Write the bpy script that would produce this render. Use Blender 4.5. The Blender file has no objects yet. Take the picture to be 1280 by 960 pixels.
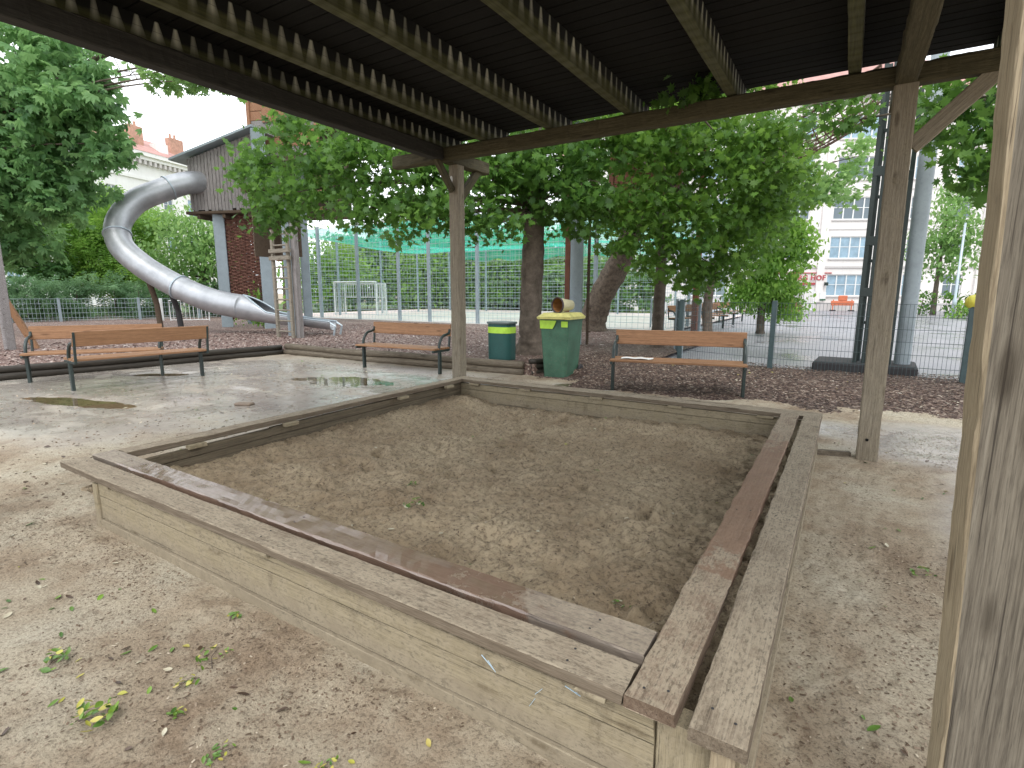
import bpy, math, random
import numpy as np
from mathutils import Vector, Matrix
random.seed(7); RNG = np.random.default_rng(11)
S = bpy.context.scene; C = S.collection; R = math.radians; PI = math.pi

# ------------------------------------------------------------------ materials
def newmat(name):
    m = bpy.data.materials.new(name); m.use_nodes = True
    nt = m.node_tree; nt.nodes.clear()
    out = nt.nodes.new('ShaderNodeOutputMaterial'); b = nt.nodes.new('ShaderNodeBsdfPrincipled')
    nt.links.new(b.outputs[0], out.inputs[0])
    return m, nt, b, out
def N(nt, t, **kw):
    n = nt.nodes.new(t)
    for k, v in kw.items(): setattr(n, k, v)
    return n
def ramp(nt, stops, src=None):
    n = nt.nodes.new('ShaderNodeValToRGB'); e = n.color_ramp.elements
    while len(e) > 1: e.remove(e[-1])
    e[0].position = stops[0][0]; e[0].color = (*c3(stops[0][1]), 1)
    for p, c in stops[1:]:
        x = e.new(p); x.color = (*c3(c), 1)
    if src is not None: nt.links.new(src, n.inputs[0])
    return n
def c3(c): return (c, c, c) if isinstance(c, (int, float)) else c
def noise(nt, vec, scale, detail=4, rough=.6, dist=0):
    n = nt.nodes.new('ShaderNodeTexNoise'); n.inputs['Scale'].default_value = scale
    n.inputs['Detail'].default_value = detail; n.inputs['Roughness'].default_value = rough
    n.inputs['Distortion'].default_value = dist
    if vec is not None: nt.links.new(vec, n.inputs['Vector'])
    return n
def mapping(nt, src, scale=(1, 1, 1), loc=(0, 0, 0)):
    n = nt.nodes.new('ShaderNodeMapping'); n.inputs['Scale'].default_value = scale; n.inputs['Location'].default_value = loc
    nt.links.new(src, n.inputs['Vector']); return n.outputs[0]
def mix(nt, fac, a, b, blend='MIX'):
    n = nt.nodes.new('ShaderNodeMix'); n.data_type = 'RGBA'; n.blend_type = blend
    def put(sock, v):
        if isinstance(v, bpy.types.NodeSocket): nt.links.new(v, sock)
        elif isinstance(v, (int, float)): sock.default_value = v if sock.type == 'VALUE' else (v, v, v, 1)
        else: sock.default_value = (*v, 1)
    put(n.inputs[0], fac); put(n.inputs[6], a); put(n.inputs[7], b); return n.outputs[2]
def math_(nt, op, a, b=None, clamp=False):
    n = nt.nodes.new('ShaderNodeMath'); n.operation = op; n.use_clamp = clamp
    for i, v in enumerate((a, b)):
        if v is None: continue
        if isinstance(v, bpy.types.NodeSocket): nt.links.new(v, n.inputs[i])
        else: n.inputs[i].default_value = v
    return n.outputs[0]
def bump(nt, b, h, strength=.3, dist=.01):
    n = nt.nodes.new('ShaderNodeBump'); n.inputs['Strength'].default_value = strength; n.inputs['Distance'].default_value = dist
    nt.links.new(h, n.inputs['Height']); nt.links.new(n.outputs[0], b.inputs['Normal']); return n
def coords(nt, kind='Object', rand=True):
    tc = N(nt, 'ShaderNodeTexCoord'); v = tc.outputs[kind]
    if rand:
        oi = N(nt, 'ShaderNodeObjectInfo'); a = N(nt, 'ShaderNodeVectorMath', operation='ADD')
        s = math_(nt, 'MULTIPLY', oi.outputs['Random'], 37.0)
        cx = N(nt, 'ShaderNodeCombineXYZ'); nt.links.new(s, cx.inputs[0]); nt.links.new(s, cx.inputs[1])
        nt.links.new(v, a.inputs[0]); nt.links.new(cx.outputs[0], a.inputs[1]); v = a.outputs[0]
    return v
def world_pos(nt): return N(nt, 'ShaderNodeNewGeometry').outputs['Position']

def wood(name, dark, mid, light, rough=.75, grain=1.0, dirt=None, dirtamt=0., rings=True, wet=None, wetc=(0.085,0.04,0.025), wetr=.10, drip=False):
    """grain runs along local X of the piece"""
    m, nt, b, o = newmat(name); v = coords(nt)
    g = noise(nt, mapping(nt, v, (1.6*grain, 38, 38)), 2.2, 6, .65, .4)
    g2 = noise(nt, mapping(nt, v, (.5, 5, 5)), 2.2, 4, .6)
    col = ramp(nt, [(.28, dark), (.5, mid), (.72, light)], g.outputs[0]).outputs[0]
    col = mix(nt, ramp(nt, [(.3, .0), (.75, .75)], g2.outputs[0]).outputs[0], col, mix(nt, .5, col, dark))
    g3 = noise(nt, mapping(nt, v, (7, 170, 170)), 1.6, 5, .7)
    col = mix(nt, ramp(nt, [(.36, .55), (.52, 0.)], g3.outputs[0]).outputs[0], col, mix(nt, .55, dark, (.01, .009, .008)))
    col = mix(nt, ramp(nt, [(.56, 0.), (.70, .4)], g3.outputs[0]).outputs[0], col, light)
    if drip:
        dp = noise(nt, mapping(nt, v, (7, 1, .7)), 1.6, 5, .6); dp2 = noise(nt, v, 1.4, 3)
        col = mix(nt, math_(nt, 'MULTIPLY', ramp(nt, [(.56, 0.), (.66, .8)], dp.outputs[0]).outputs[0], ramp(nt, [(.4, 0.), (.6, 1.)], dp2.outputs[0]).outputs[0]), col, mix(nt, .65, col, (.09, .065, .04)))
    if drip:
        sz_ = N(nt, 'ShaderNodeSeparateXYZ'); nt.links.new(world_pos(nt), sz_.inputs[0]); sp2 = noise(nt, world_pos(nt), 16, 6, .7)
        lo_ = math_(nt, 'SUBTRACT', math_(nt, 'ADD', .085, math_(nt, 'MULTIPLY', sp2.outputs[0], .10)), sz_.outputs[2])
        col = mix(nt, ramp(nt, [(.0, 0.), (.05, .85)], lo_).outputs[0], col, mix(nt, sp2.outputs[0], (.17, .135, .095), (.33, .28, .20)))
    cr = noise(nt, mapping(nt, v, (.55, 60, 60)), 2.0, 3, .5)
    crk = ramp(nt, [(.30, 0.), (.345, 1.)], cr.outputs[0]).outputs[0]
    col = mix(nt, crk, mix(nt, .65, col, (0.015, .012, .01)), col)
    # knots
    vo = N(nt, 'ShaderNodeTexVoronoi'); vo.inputs['Scale'].default_value = 1.0
    nt.links.new(mapping(nt, v, (2.2, 9, 9)), vo.inputs['Vector'])
    kn = ramp(nt, [(.0, 1.), (.09, .9), (.17, 0.)], vo.outputs['Distance']).outputs[0]
    col = mix(nt, math_(nt, 'MULTIPLY', kn, .7), col, (dark[0]*.45, dark[1]*.4, dark[2]*.35))
    rgh = rough
    if dirt is not None:
        d1 = noise(nt, v, 9, 8, .75); d2 = noise(nt, v, 70, 5, .8)
        s = math_(nt, 'ADD', math_(nt, 'MULTIPLY', d1.outputs[0], .6), math_(nt, 'MULTIPLY', d2.outputs[0], .4))
        f = ramp(nt, [(.5-.16*dirtamt, 0.), (.56, 1.)], s).outputs[0]
        fl = noise(nt, mapping(nt, v, (28, 70, 50)), 1.4, 5, .7)
        dc = mix(nt, ramp(nt, [(.38, 1.), (.5, 0.)], fl.outputs[0]).outputs[0], dirt, tuple(x*.38 for x in dirt))
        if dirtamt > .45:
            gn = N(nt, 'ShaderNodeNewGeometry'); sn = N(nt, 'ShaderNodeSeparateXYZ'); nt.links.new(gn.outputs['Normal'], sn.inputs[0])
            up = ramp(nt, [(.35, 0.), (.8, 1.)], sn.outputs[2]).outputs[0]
            f = math_(nt, 'MULTIPLY', f, up); col = mix(nt, up, mix(nt, .45, col, tuple(x*.5 for x in dark)), col)  # dirt only on upward faces; side faces toned darker in the colour
        col = mix(nt, math_(nt, 'MULTIPLY', f, min(1, .35+dirtamt*.6)), col, dc)
    b.inputs['Roughness'].default_value = rough
    b.inputs['Specular IOR Level'].default_value = .3
    if wet is not None:   # list of (x0,x1) ranges along the piece in world metres that are wet (axis, lo, hi)
        ax, lo, hi = wet
        wp = world_pos(nt); sx = N(nt, 'ShaderNodeSeparateXYZ'); nt.links.new(wp, sx.inputs[0])
        wn = noise(nt, wp, 4.5, 9, .72)
        val = math_(nt, 'ADD', sx.outputs[ax], math_(nt, 'MULTIPLY', math_(nt, 'SUBTRACT', wn.outputs[0], .5), 3.2))
        n = N(nt, 'ShaderNodeMapRange', interpolation_type='SMOOTHSTEP')
        n.inputs['From Min'].default_value = lo-.1; n.inputs['From Max'].default_value = lo+.1; nt.links.new(val, n.inputs[0])
        n2 = N(nt, 'ShaderNodeMapRange', interpolation_type='SMOOTHSTEP')
        n2.inputs['From Min'].default_value = hi+.15; n2.inputs['From Max'].default_value = hi-.15; nt.links.new(val, n2.inputs[0])
        w = math_(nt, 'MULTIPLY', n.outputs[0], n2.outputs[0])
        col = mix(nt, math_(nt, 'MULTIPLY', w, .75), col, mix(nt, g.outputs[0], wetc, tuple(x*1.9 for x in wetc)))
        dr = noise(nt, wp, 55, 3, .6)
        r2 = math_(nt, 'ADD', wetr, math_(nt, 'MULTIPLY', dr.outputs[0], .22))
        rr = N(nt, 'ShaderNodeMix'); rr.data_type = 'FLOAT'; nt.links.new(w, rr.inputs[0]); rr.inputs[2].default_value = rough; nt.links.new(r2, rr.inputs[3])
        nt.links.new(rr.outputs[0], b.inputs['Roughness'])
        b.inputs['Specular IOR Level'].default_value = 1. if wetr < .3 else .4
    nt.links.new(col, b.inputs['Base Color'])
    h = math_(nt, 'ADD', math_(nt, 'ADD', math_(nt, 'MULTIPLY', g.outputs[0], .5), math_(nt, 'MULTIPLY', g3.outputs[0], .35)), math_(nt, 'MULTIPLY', crk, .6))
    if dirt is not None: h = math_(nt, 'ADD', h, math_(nt, 'MULTIPLY', fl.outputs[0], .5))
    bp_ = bump(nt, b, h, .55, .004)
    if wet is not None and wetr < .3:
        q_ = N(nt, 'ShaderNodeMix'); q_.data_type = 'FLOAT'; nt.links.new(w, q_.inputs[0]); q_.inputs[2].default_value = .55; q_.inputs[3].default_value = .10
        nt.links.new(q_.outputs[0], bp_.inputs['Strength']); b.inputs['IOR'].default_value = 1.6
    return m

def plain(name, col, rough=.5, metal=0., var=.15, scale=6, bumpamt=.1, spec=.5, dirt=None):
    m, nt, b, o = newmat(name); v = coords(nt)
    n = noise(nt, v, scale, 6, .65)
    c = mix(nt, ramp(nt, [(.3, 0.), (.7, 1.)], n.outputs[0]).outputs[0], tuple(x*(1-var) for x in col), tuple(min(1, x*(1+var)) for x in col))
    n2 = noise(nt, v, scale*7, 4, .7)
    c = mix(nt, math_(nt, 'MULTIPLY', ramp(nt, [(.55, 0.), (.75, 1.)], n2.outputs[0]).outputs[0], .5), c, dirt or tuple(x*.55 for x in col))
    nt.links.new(c, b.inputs['Base Color'])
    b.inputs['Metallic'].default_value = metal; b.inputs['Specular IOR Level'].default_value = spec
    nt.links.new(math_(nt, 'ADD', rough-.08, math_(nt, 'MULTIPLY', n.outputs[0], .16)), b.inputs['Roughness'])
    bump(nt, b, n2.outputs[0], bumpamt, .004)
    return m

def leafmat(name, dark, mid, light, trans=.35):
    m, nt, b, o = newmat(name)
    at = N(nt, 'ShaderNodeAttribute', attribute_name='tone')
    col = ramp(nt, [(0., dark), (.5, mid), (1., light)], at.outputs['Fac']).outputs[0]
    n = noise(nt, world_pos(nt), 1.3, 3, .5)
    col = mix(nt, ramp(nt, [(.35, 0.), (.65, .55)], n.outputs[0]).outputs[0], col, mix(nt, .5, col, light))
    nt.links.new(col, b.inputs['Base Color']); b.inputs['Roughness'].default_value = .5; b.inputs['Specular IOR Level'].default_value = .35
    t = N(nt, 'ShaderNodeBsdfTranslucent'); tc = mix(nt, .5, col, tuple(min(1, x*2.2) for x in light)); nt.links.new(tc, t.inputs[0])
    ms = N(nt, 'ShaderNodeMixShader'); ms.inputs[0].default_value = trans
    nt.links.new(b.outputs[0], ms.inputs[1]); nt.links.new(t.outputs[0], ms.inputs[2]); nt.links.new(ms.outputs[0], o.inputs[0])
    return m

# ------------------------------------------------------------------ mesh helpers
def vnoise(x, y, seed=0):
    """numpy gradient-ish value noise, -1..1"""
    x = np.asarray(x, float); y = np.asarray(y, float)
    xi = np.floor(x).astype(np.int64); yi = np.floor(y).astype(np.int64); fx = x-xi; fy = y-yi
    def h(a, b):
        n = (a*374761393 + b*668265263 + seed*1442695041) & 0xffffffff
        n = ((n ^ (n >> 13))*1274126177) & 0xffffffff
        return ((n ^ (n >> 16)) & 0xffff)/32767.5-1
    u = fx*fx*fx*(fx*(fx*6-15)+10); w = fy*fy*fy*(fy*(fy*6-15)+10)
    return (h(xi, yi)*(1-u)+h(xi+1, yi)*u)*(1-w)+(h(xi, yi+1)*(1-u)+h(xi+1, yi+1)*u)*w
def fbm(x, y, oct=4, seed=0, gain=.5):
    s = 0; a = 1; t = 0
    for i in range(oct):
        c, sn = math.cos(i*1.1), math.sin(i*1.1)
        s = s+a*vnoise((x*c-y*sn)*2**i+i*7.3, (x*sn+y*c)*2**i-i*3.1, seed+i); t += a; a *= gain
    return s/t

class MB:
    def __init__(s): s.v = []; s.f = []
    def add(s, vs, fs):
        k = len(s.v); s.v += [tuple(p) for p in vs]; s.f += [tuple(i+k for i in f) for f in fs]
    def box(s, x0, x1, y0, y1, z0, z1, bev=0.0, M=None):
        if bev <= 0:
            vs = [(x, y, z) for z in (z0, z1) for x, y in ((x0, y0), (x1, y0), (x1, y1), (x0, y1))]
            fs = [(3, 2, 1, 0), (4, 5, 6, 7), (0, 1, 5, 4), (1, 2, 6, 5), (2, 3, 7, 6), (3, 0, 4, 7)]
        else:
            b = min(bev, (x1-x0)*.45, (y1-y0)*.45, (z1-z0)*.45); vs = []
            def ringz(z, i): return [(x0+i+b, y0+i, z), (x1-i-b, y0+i, z), (x1-i, y0+i+b, z), (x1-i, y1-i-b, z), (x1-i-b, y1-i, z), (x0+i+b, y1-i, z), (x0+i, y1-i-b, z), (x0+i, y0+i+b, z)]
            vs = ringz(z0, b*.7)+ringz(z0+b, 0)+ringz(z1-b, 0)+ringz(z1, b*.7)
            fs = [tuple(range(7, -1, -1)), tuple(range(24, 32))]
            for r in range(3):
                for i in range(8): fs.append((r*8+i, r*8+(i+1) % 8, r*8+8+(i+1) % 8, r*8+8+i))
        if M is not None: vs = [tuple(M @ Vector(p)) for p in vs]
        s.add(vs, fs); return s
    def beam(s, a, b, w, h, up=(0, 0, 1), bev=.004):
        a = Vector(a); b = Vector(b); d = (b-a); L = d.length; x = d.normalized(); y = Vector(up).cross(x)
        if y.length < 1e-4: y = Vector((0, 1, 0)).cross(x)
        y.normalize(); z = x.cross(y); M = Matrix((x, y, z)).transposed().to_4x4(); M.translation = a
        return s.box(0, L, -w/2, w/2, -h/2, h/2, bev, M)
    def tube(s, pts, r, n=10, closed=False, cap=True):
        pts = [Vector(p) for p in pts]; k = len(pts); rs = r if isinstance(r, (list, tuple)) else [r]*k
        prev = None; vs = []; fs = []
        for i, p in enumerate(pts):
            t = (pts[min(i+1, k-1)]-pts[max(i-1, 0)]).normalized()
            if prev is None:
                a = Vector((0, 0, 1)) if abs(t.z) < .9 else Vector((1, 0, 0)); u = t.cross(a).normalized()
            else:
                u = (prev-t*prev.dot(t)).normalized()
            prev = u; w = t.cross(u)
            for j in range(n):
                q = 2*PI*j/n; vs.append(p+(u*math.cos(q)+w*math.sin(q))*rs[i])
        for i in range(k-1):
            for j in range(n): fs.append((i*n+j, i*n+(j+1) % n, (i+1)*n+(j+1) % n, (i+1)*n+j))
        if cap: fs.append(tuple(range(n-1, -1, -1))); fs.append(tuple(range((k-1)*n, k*n)))
        s.add(vs, fs); return s
    def lathe(s, prof, n=24, M=None):
        vs = []; fs = []
        for r, z in prof:
            for j in range(n): vs.append(Vector((r*math.cos(2*PI*j/n), r*math.sin(2*PI*j/n), z)))
        if M is not None: vs = [M @ p for p in vs]
        for i in range(len(prof)-1):
            for j in range(n): fs.append((i*n+j, i*n+(j+1) % n, (i+1)*n+(j+1) % n, (i+1)*n+j))
        s.add(vs, fs); return s
    def quad(s, a, b, c, d): s.add([a, b, c, d], [(0, 1, 2, 3)]); return s
    def build(s, name, mat, parent=None, loc=(0, 0, 0), smooth=False, rot=(0, 0, 0)):
        me = bpy.data.meshes.new(name); me.from_pydata(s.v, [], s.f); me.update()
        return link(name, me, mat, parent, loc, smooth, rot)
def link(name, me, mat, parent=None, loc=(0, 0, 0), smooth=False, rot=(0, 0, 0)):
    if mat is not None and not me.materials: me.materials.append(mat)
    if smooth: me.polygons.foreach_set('use_smooth', [True]*len(me.polygons))
    o = bpy.data.objects.new(name, me); C.objects.link(o); o.location = loc; o.rotation_euler = rot
    if parent is not None: o.parent = parent
    return o
def npmesh(name, verts, faces, attrs=None):
    """verts (n,3), faces (m,k) numpy"""
    me = bpy.data.meshes.new(name); nv = len(verts); m, k = faces.shape
    me.vertices.add(nv); me.vertices.foreach_set('co', np.asarray(verts, np.float32).ravel())
    me.loops.add(m*k); me.loops.foreach_set('vertex_index', faces.astype(np.int32).ravel())
    me.polygons.add(m); me.polygons.foreach_set('loop_start', np.arange(m, dtype=np.int32)*k)
    try: me.polygons.foreach_set('loop_total', np.full(m, k, np.int32))
    except Exception: pass
    me.update(calc_edges=True)
    for n, a in (attrs or {}).items():
        at = me.attributes.new(n, 'FLOAT', 'POINT'); at.data.foreach_set('value', np.asarray(a, np.float32))
    return me
def thing(name, label, cat, loc=(0, 0, 0), rz=0., group=None):
    o = bpy.data.objects.new(name, None); C.objects.link(o); o.location = loc; o.rotation_euler = (0, 0, rz)
    o.empty_display_size = .1
    return tag(o, label, cat, group)
def tag(o, label=None, cat=None, group=None, kind=None):
    if label: o['label'] = label
    if cat: o['category'] = cat
    if group: o['group'] = group
    if kind: o['kind'] = kind
    return o
def copy_tree(o, parent=None, **kw):
    c = o.copy(); C.objects.link(c)
    if parent is not None: c.parent = parent
    for ch in list(o.children): copy_tree(ch, c)
    for k, v in kw.items():
        if k == 'label': c['label'] = v
    return c
def board(name, L, w, t, mat, parent, loc, rz=0., jit=.0015, bev=.006, seg=None, rot=None, seed=None):
    """weathered plank along local X from 0..L, width on Y 0..w, z 0..t, softened and slightly uneven edges"""
    rnd = random.Random(seed if seed is not None else hash((round(L, 3), round(loc[0], 3), round(loc[1], 3), round(loc[2], 3))))
    seg = seg or max(4, int(L/.035)); n = []
    b = min(bev, t*.4)
    prof = [(b, 0), (w-b, 0), (w-b*.3, b*.3), (w, b), (w, t-b), (w-b*.3, t-b*.3), (w-b, t), (w*.66, t), (w*.33, t), (b, t), (b*.3, t-b*.3), (0, t-b), (0, b), (b*.3, b*.3)]
    K = len(prof); vs = []; fs = []
    ph = rnd.random()*100
    for i in range(seg+1):
        x = L*i/seg
        if i == 0: x += 0
        for j, (y, z) in enumerate(prof):
            a = float(vnoise(x*9+ph, j*1.7+ph))*jit; c = float(vnoise(x*2+ph, j*.9+50))*jit*1.2; e = float(vnoise(x*40+ph, j*3.+9))*jit*.5
            ex = 0
            if i in (0, seg): ex = (float(vnoise(j*2.3+ph, 3.))*.004)
            vs.append((x+ex, y+(a+e if y in (0, w) or j in (2, 5, 10, 13) else 0)+c, z+(a+e)*(.8 if z > t*.5 else 0)))
    for i in range(seg):
        for j in range(K): fs.append((i*K+j, i*K+(j+1) % K, (i+1)*K+(j+1) % K, (i+1)*K+j))
    fs.append(tuple(range(K-1, -1, -1))[::-1][::-1]); fs.append(tuple(range(seg*K, seg*K+K)))
    me = bpy.data.meshes.new(name); me.from_pydata(vs, [], fs); me.update()
    o = link(name, me, mat, parent, loc, False, rot or (0, 0, rz))
    return o

# ------------------------------------------------------------------ palette
M = {}
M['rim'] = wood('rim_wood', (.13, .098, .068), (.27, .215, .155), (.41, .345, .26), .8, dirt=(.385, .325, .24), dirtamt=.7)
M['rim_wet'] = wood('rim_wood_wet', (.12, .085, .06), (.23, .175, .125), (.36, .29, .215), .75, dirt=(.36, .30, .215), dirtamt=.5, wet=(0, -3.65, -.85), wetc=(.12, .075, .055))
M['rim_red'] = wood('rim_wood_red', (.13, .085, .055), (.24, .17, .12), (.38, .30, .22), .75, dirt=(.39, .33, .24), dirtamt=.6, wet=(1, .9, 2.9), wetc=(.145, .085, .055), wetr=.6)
M['panel_dark'] = wood('panel_wood_shaded', (.08, .065, .045), (.155, .125, .085), (.23, .19, .13), .85, grain=.6, drip=True)  # shaded copy of the panel wood: the left wall's shade is in the colour
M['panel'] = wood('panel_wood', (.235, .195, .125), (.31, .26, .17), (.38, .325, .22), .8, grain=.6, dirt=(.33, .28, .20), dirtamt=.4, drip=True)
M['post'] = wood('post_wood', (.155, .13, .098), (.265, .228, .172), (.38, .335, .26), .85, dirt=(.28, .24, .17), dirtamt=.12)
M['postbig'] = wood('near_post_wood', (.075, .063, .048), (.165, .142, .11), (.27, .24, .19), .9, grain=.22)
M['postlight'] = wood('post_pale_wood', (.25, .195, .125), (.38, .31, .21), (.48, .40, .28), .85, grain=.5)  # paler tone for one face of the near post and a corner post
M['roofwood'] = wood('roof_wood', (.035, .028, .015), (.075, .06, .032), (.13, .105, .06), .85)
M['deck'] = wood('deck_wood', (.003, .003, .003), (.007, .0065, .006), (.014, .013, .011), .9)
M['log'] = wood('log_wood', (.07, .055, .04), (.16, .13, .095), (.27, .23, .17), .7)
M['logdark'] = wood('log_wet', (.02, .018, .015), (.045, .038, .03), (.085, .07, .055), .5)
M['bench'] = wood('bench_wood', (.20, .10, .05), (.31, .165, .085), (.41, .235, .13), .55, grain=.5)
M['tower'] = wood('tower_wood', (.14, .125, .12), (.30, .28, .275), (.46, .44, .44), .85)
M['towerred'] = wood('tower_red_wood', (.20, .09, .05), (.38, .20, .12), (.52, .32, .21), .85)
M['towerdark'] = wood('tower_dark_wood', (.05, .035, .025), (.11, .08, .055), (.18, .13, .095), .85)
M['ladder'] = wood('ladder_wood', (.15, .13, .10), (.28, .25, .205), (.38, .34, .28), .8)
M['steel_frame'] = plain('green_black_iron', (.022, .035, .033), .35, 0., .2, 20, .05)
M['galv'] = plain('galvanised_steel', (.42, .49, .54), .42, .35, .12, 3, .03)
M['galvpost'] = plain('grey_post_paint', (.30, .36, .40), .5, .1, .12, 3, .03)
M['fence'] = plain('fence_green_grey', (.045, .075, .08), .45, .1, .2, 8, .03)
M['wire'] = plain('fence_wire', (.07, .10, .105), .45, .2, .1, 8, .0)
M['white'] = plain('white_paint', (.75, .76, .76), .45, 0, .06, 6, .02)
M['rubber'] = plain('dark_rubber_block', (.035, .033, .035), .8, 0, .3, 12, .3)
M['kerb'] = plain('concrete_kerb', (.38, .36, .34), .8, 0, .2, 6, .2)
M['rust'] = plain('rust_red_post', (.20, .075, .045), .7, .1, .3, 5, .1)
M['orange'] = plain('orange_paint', (.62, .17, .08), .5, 0, .1, 5, .05)
M['paper'] = plain('paper_white', (.78, .77, .74), .8, 0, .05, 20, .05)
M['yellow'] = plain('yellow_plastic', (.75, .68, .10), .4, 0, .1, 10, .1)
M['bark'] = plain('bark', (.13, .105, .085), .9, 0, .45, 7, .9, .2, (.045, .038, .03))
M['bark2'] = plain('bark_flaky', (.15, .12, .095), .9, 0, .5, 10, 1., .2, (.05, .04, .03))

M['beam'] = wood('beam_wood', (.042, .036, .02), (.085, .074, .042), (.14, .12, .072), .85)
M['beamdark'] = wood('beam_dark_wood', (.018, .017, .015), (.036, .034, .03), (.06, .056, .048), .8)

# ------------------------------------------------------------------ camera / world / light
cam = bpy.data.cameras.new('camera'); co = bpy.data.objects.new('camera', cam); C.objects.link(co); S.camera = co
f_px, yaw, pit, rol = 664.9, -0.5579, 0.1695, 0.0015
F_ = Vector((math.sin(yaw)*math.cos(pit), math.cos(yaw)*math.cos(pit), -math.sin(pit)))
R_ = Vector((math.cos(yaw), -math.sin(yaw), 0)); U_ = R_.cross(F_)
R2 = R_*math.cos(rol)+U_*math.sin(rol); U2 = U_*math.cos(rol)-R_*math.sin(rol)
mw = Matrix((R2, U2, -F_)).transposed().to_4x4(); mw.translation = Vector((.1034, -1.2442, 1.4)); co.matrix_world = mw
cam.sensor_width = 36; cam.lens = f_px/1280*36; cam.clip_start = .02; cam.clip_end = 3000

SUN_EL, SUN_AZ = 55, 150
w = bpy.data.worlds.new('World'); S.world = w; w.use_nodes = True; nt = w.node_tree; nt.nodes.clear()
sky = N(nt, 'ShaderNodeTexSky', sky_type='NISHITA'); sky.sun_disc = False
sky.sun_elevation = R(SUN_EL); sky.sun_rotation = R(SUN_AZ); sky.dust_density = 4; sky.air_density = 1.0; sky.ozone_density = 1
hs = N(nt, 'ShaderNodeHueSaturation'); hs.inputs['Saturation'].default_value = .3; nt.links.new(sky.outputs[0], hs.inputs['Color'])
# cloud cover: an even bright overcast veil with soft, slightly darker patches
tc = N(nt, 'ShaderNodeTexCoord'); cn = noise(nt, tc.outputs['Generated'], 1.8, 5, .55)
cl = ramp(nt, [(.3, (13.2, 13.9, 14.8)), (.7, (17., 17.4, 17.8))], cn.outputs[0]).outputs[0]
mx = mix(nt, .82, hs.outputs[0], cl)
bg = N(nt, 'ShaderNodeBackground'); bg.inputs[1].default_value = .15; nt.links.new(mx, bg.inputs[0])
wo = N(nt, 'ShaderNodeOutputWorld'); nt.links.new(bg.outputs[0], wo.inputs[0])
sl = bpy.data.lights.new('sun', 'SUN'); sl.energy = 1.3; sl.angle = R(25); sl.color = (1, .96, .9)
so = bpy.data.objects.new('sun', sl); C.objects.link(so)
az = R(SUN_AZ); el = R(SUN_EL)
sd = Vector((math.sin(az)*math.cos(el), math.cos(az)*math.cos(el), math.sin(el)))
so.rotation_euler = (-sd).to_track_quat('-Z', 'Y').to_euler()
S.view_settings.view_transform = 'Standard'; S.view_settings.look = 'None'; S.view_settings.exposure = 0

# ------------------------------------------------------------------ ground
def lines(segs):
    out = []
    for a, b, st in segs:
        n = max(1, int(round((b-a)/st))); out += [a+(b-a)*i/n for i in range(n)]
    out.append(segs[-1][1]); return np.array(out)
def grid_mesh(name, xs, ys, zf, attrf=None, keep=None):
    X, Y = np.meshgrid(xs, ys); Z = zf(X, Y); nx = len(xs); ny = len(ys)
    V = np.stack([X.ravel(), Y.ravel(), Z.ravel()], 1)
    i = np.arange((ny-1)*(nx-1)); r = i//(nx-1); c = i % (nx-1); a = r*nx+c
    Fc = np.stack([a, a+1, a+nx+1, a+nx], 1)
    if keep is not None:
        k = keep(X, Y).ravel(); Fc = Fc[k[Fc].all(1)]
        used = np.unique(Fc); remap = np.full(len(V), -1); remap[used] = np.arange(len(used)); Fc = remap[Fc]
    else: used = slice(None)
    at = {}
    if attrf:
        for n, f in attrf.items(): at[n] = f(X, Y, Z).ravel()[used]
    me = npmesh(name, V[used], Fc, at); me.polygons.foreach_set('use_smooth', [True]*len(me.polygons)); return me
def sstep(a, b, x): t = np.clip((x-a)/(b-a), 0, 1); return t*t*(3-2*t)
def blob(X, Y, cx, cy, rx, ry, rot=0, soft=.6):
    c, s = math.cos(rot), math.sin(rot); dx = X-cx; dy = Y-cy
    d = np.sqrt(((dx*c+dy*s)/rx)**2+((-dx*s+dy*c)/ry)**2)
    return 1-sstep(1-soft/2, 1+soft/2, d+.22*fbm(X*1.7, Y*1.7, 4, 5))
PUD = [(-6.6, 4.55, 1.1, .40, .1), (-8.3, 1.5, 1.0, .18, .25), (-9.9, 3.3, .4, .16, .6), (-3.3, 6.15, .38, .2, 0), (-7.3, 3.1, .25, .16, 0)]
def gz(X, Y):
    near = (1-sstep(14, 30, np.hypot(X+2, Y-2)))
    z = .012*fbm(X*.9, Y*.9, 3, 1)+.006*fbm(X*5, Y*5, 4, 2)
    rough = sstep(.02, .5, fbm(X*1.1+4, Y*1.1, 3, 21)*.5+.35)
    z += .011*fbm(X*22, Y*22, 4, 3, .7)*rough
    z += .006*np.maximum(0, fbm(X*9, Y*9, 3, 13))*rough
    # trodden hollow along the box, low bank of loose sand at the front wall
    z += .012*np.exp(-((Y+.10)/.10)**2)*((X > -3.8) & (X < .1))
    z -= (gwet(X, Y) > .3)*(.0075*fbm(X*22, Y*22, 4, 3, .7)*rough)
    for cx, cy, rx, ry, ro in PUD: z -= .03*blob(X, Y, cx, cy, rx*1.25, ry*1.25, ro, 1.0)
    return z*near-.0*near
def gwet(X, Y, Z=None):
    w = np.zeros_like(X)
    for a in [(-8.2, 3.7, 4.6, 2.7, .15), (-5.6, 5.0, 1.6, .75, 0), (-12, 1.0, 4.5, 2.4, 0), (-7.9, 1.0, 2.2, .9, .2),
              (1.05, 4.9, .85, .9, 0), (1.25, 3.1, .45, 1.5, -.05), (.15, 5.1, .5, .42, 0), (-3.2, 6.1, .5, .28, 0)]:
        w = np.maximum(w, blob(X, Y, *a, .9))
    w = w*np.clip(1.1+.9*fbm(X*2.2+9, Y*3.4, 5, 31, .6), 0, 1)
    # the strip beside the sandbox rim stays drier
    return np.clip(w, 0, 1)
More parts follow.
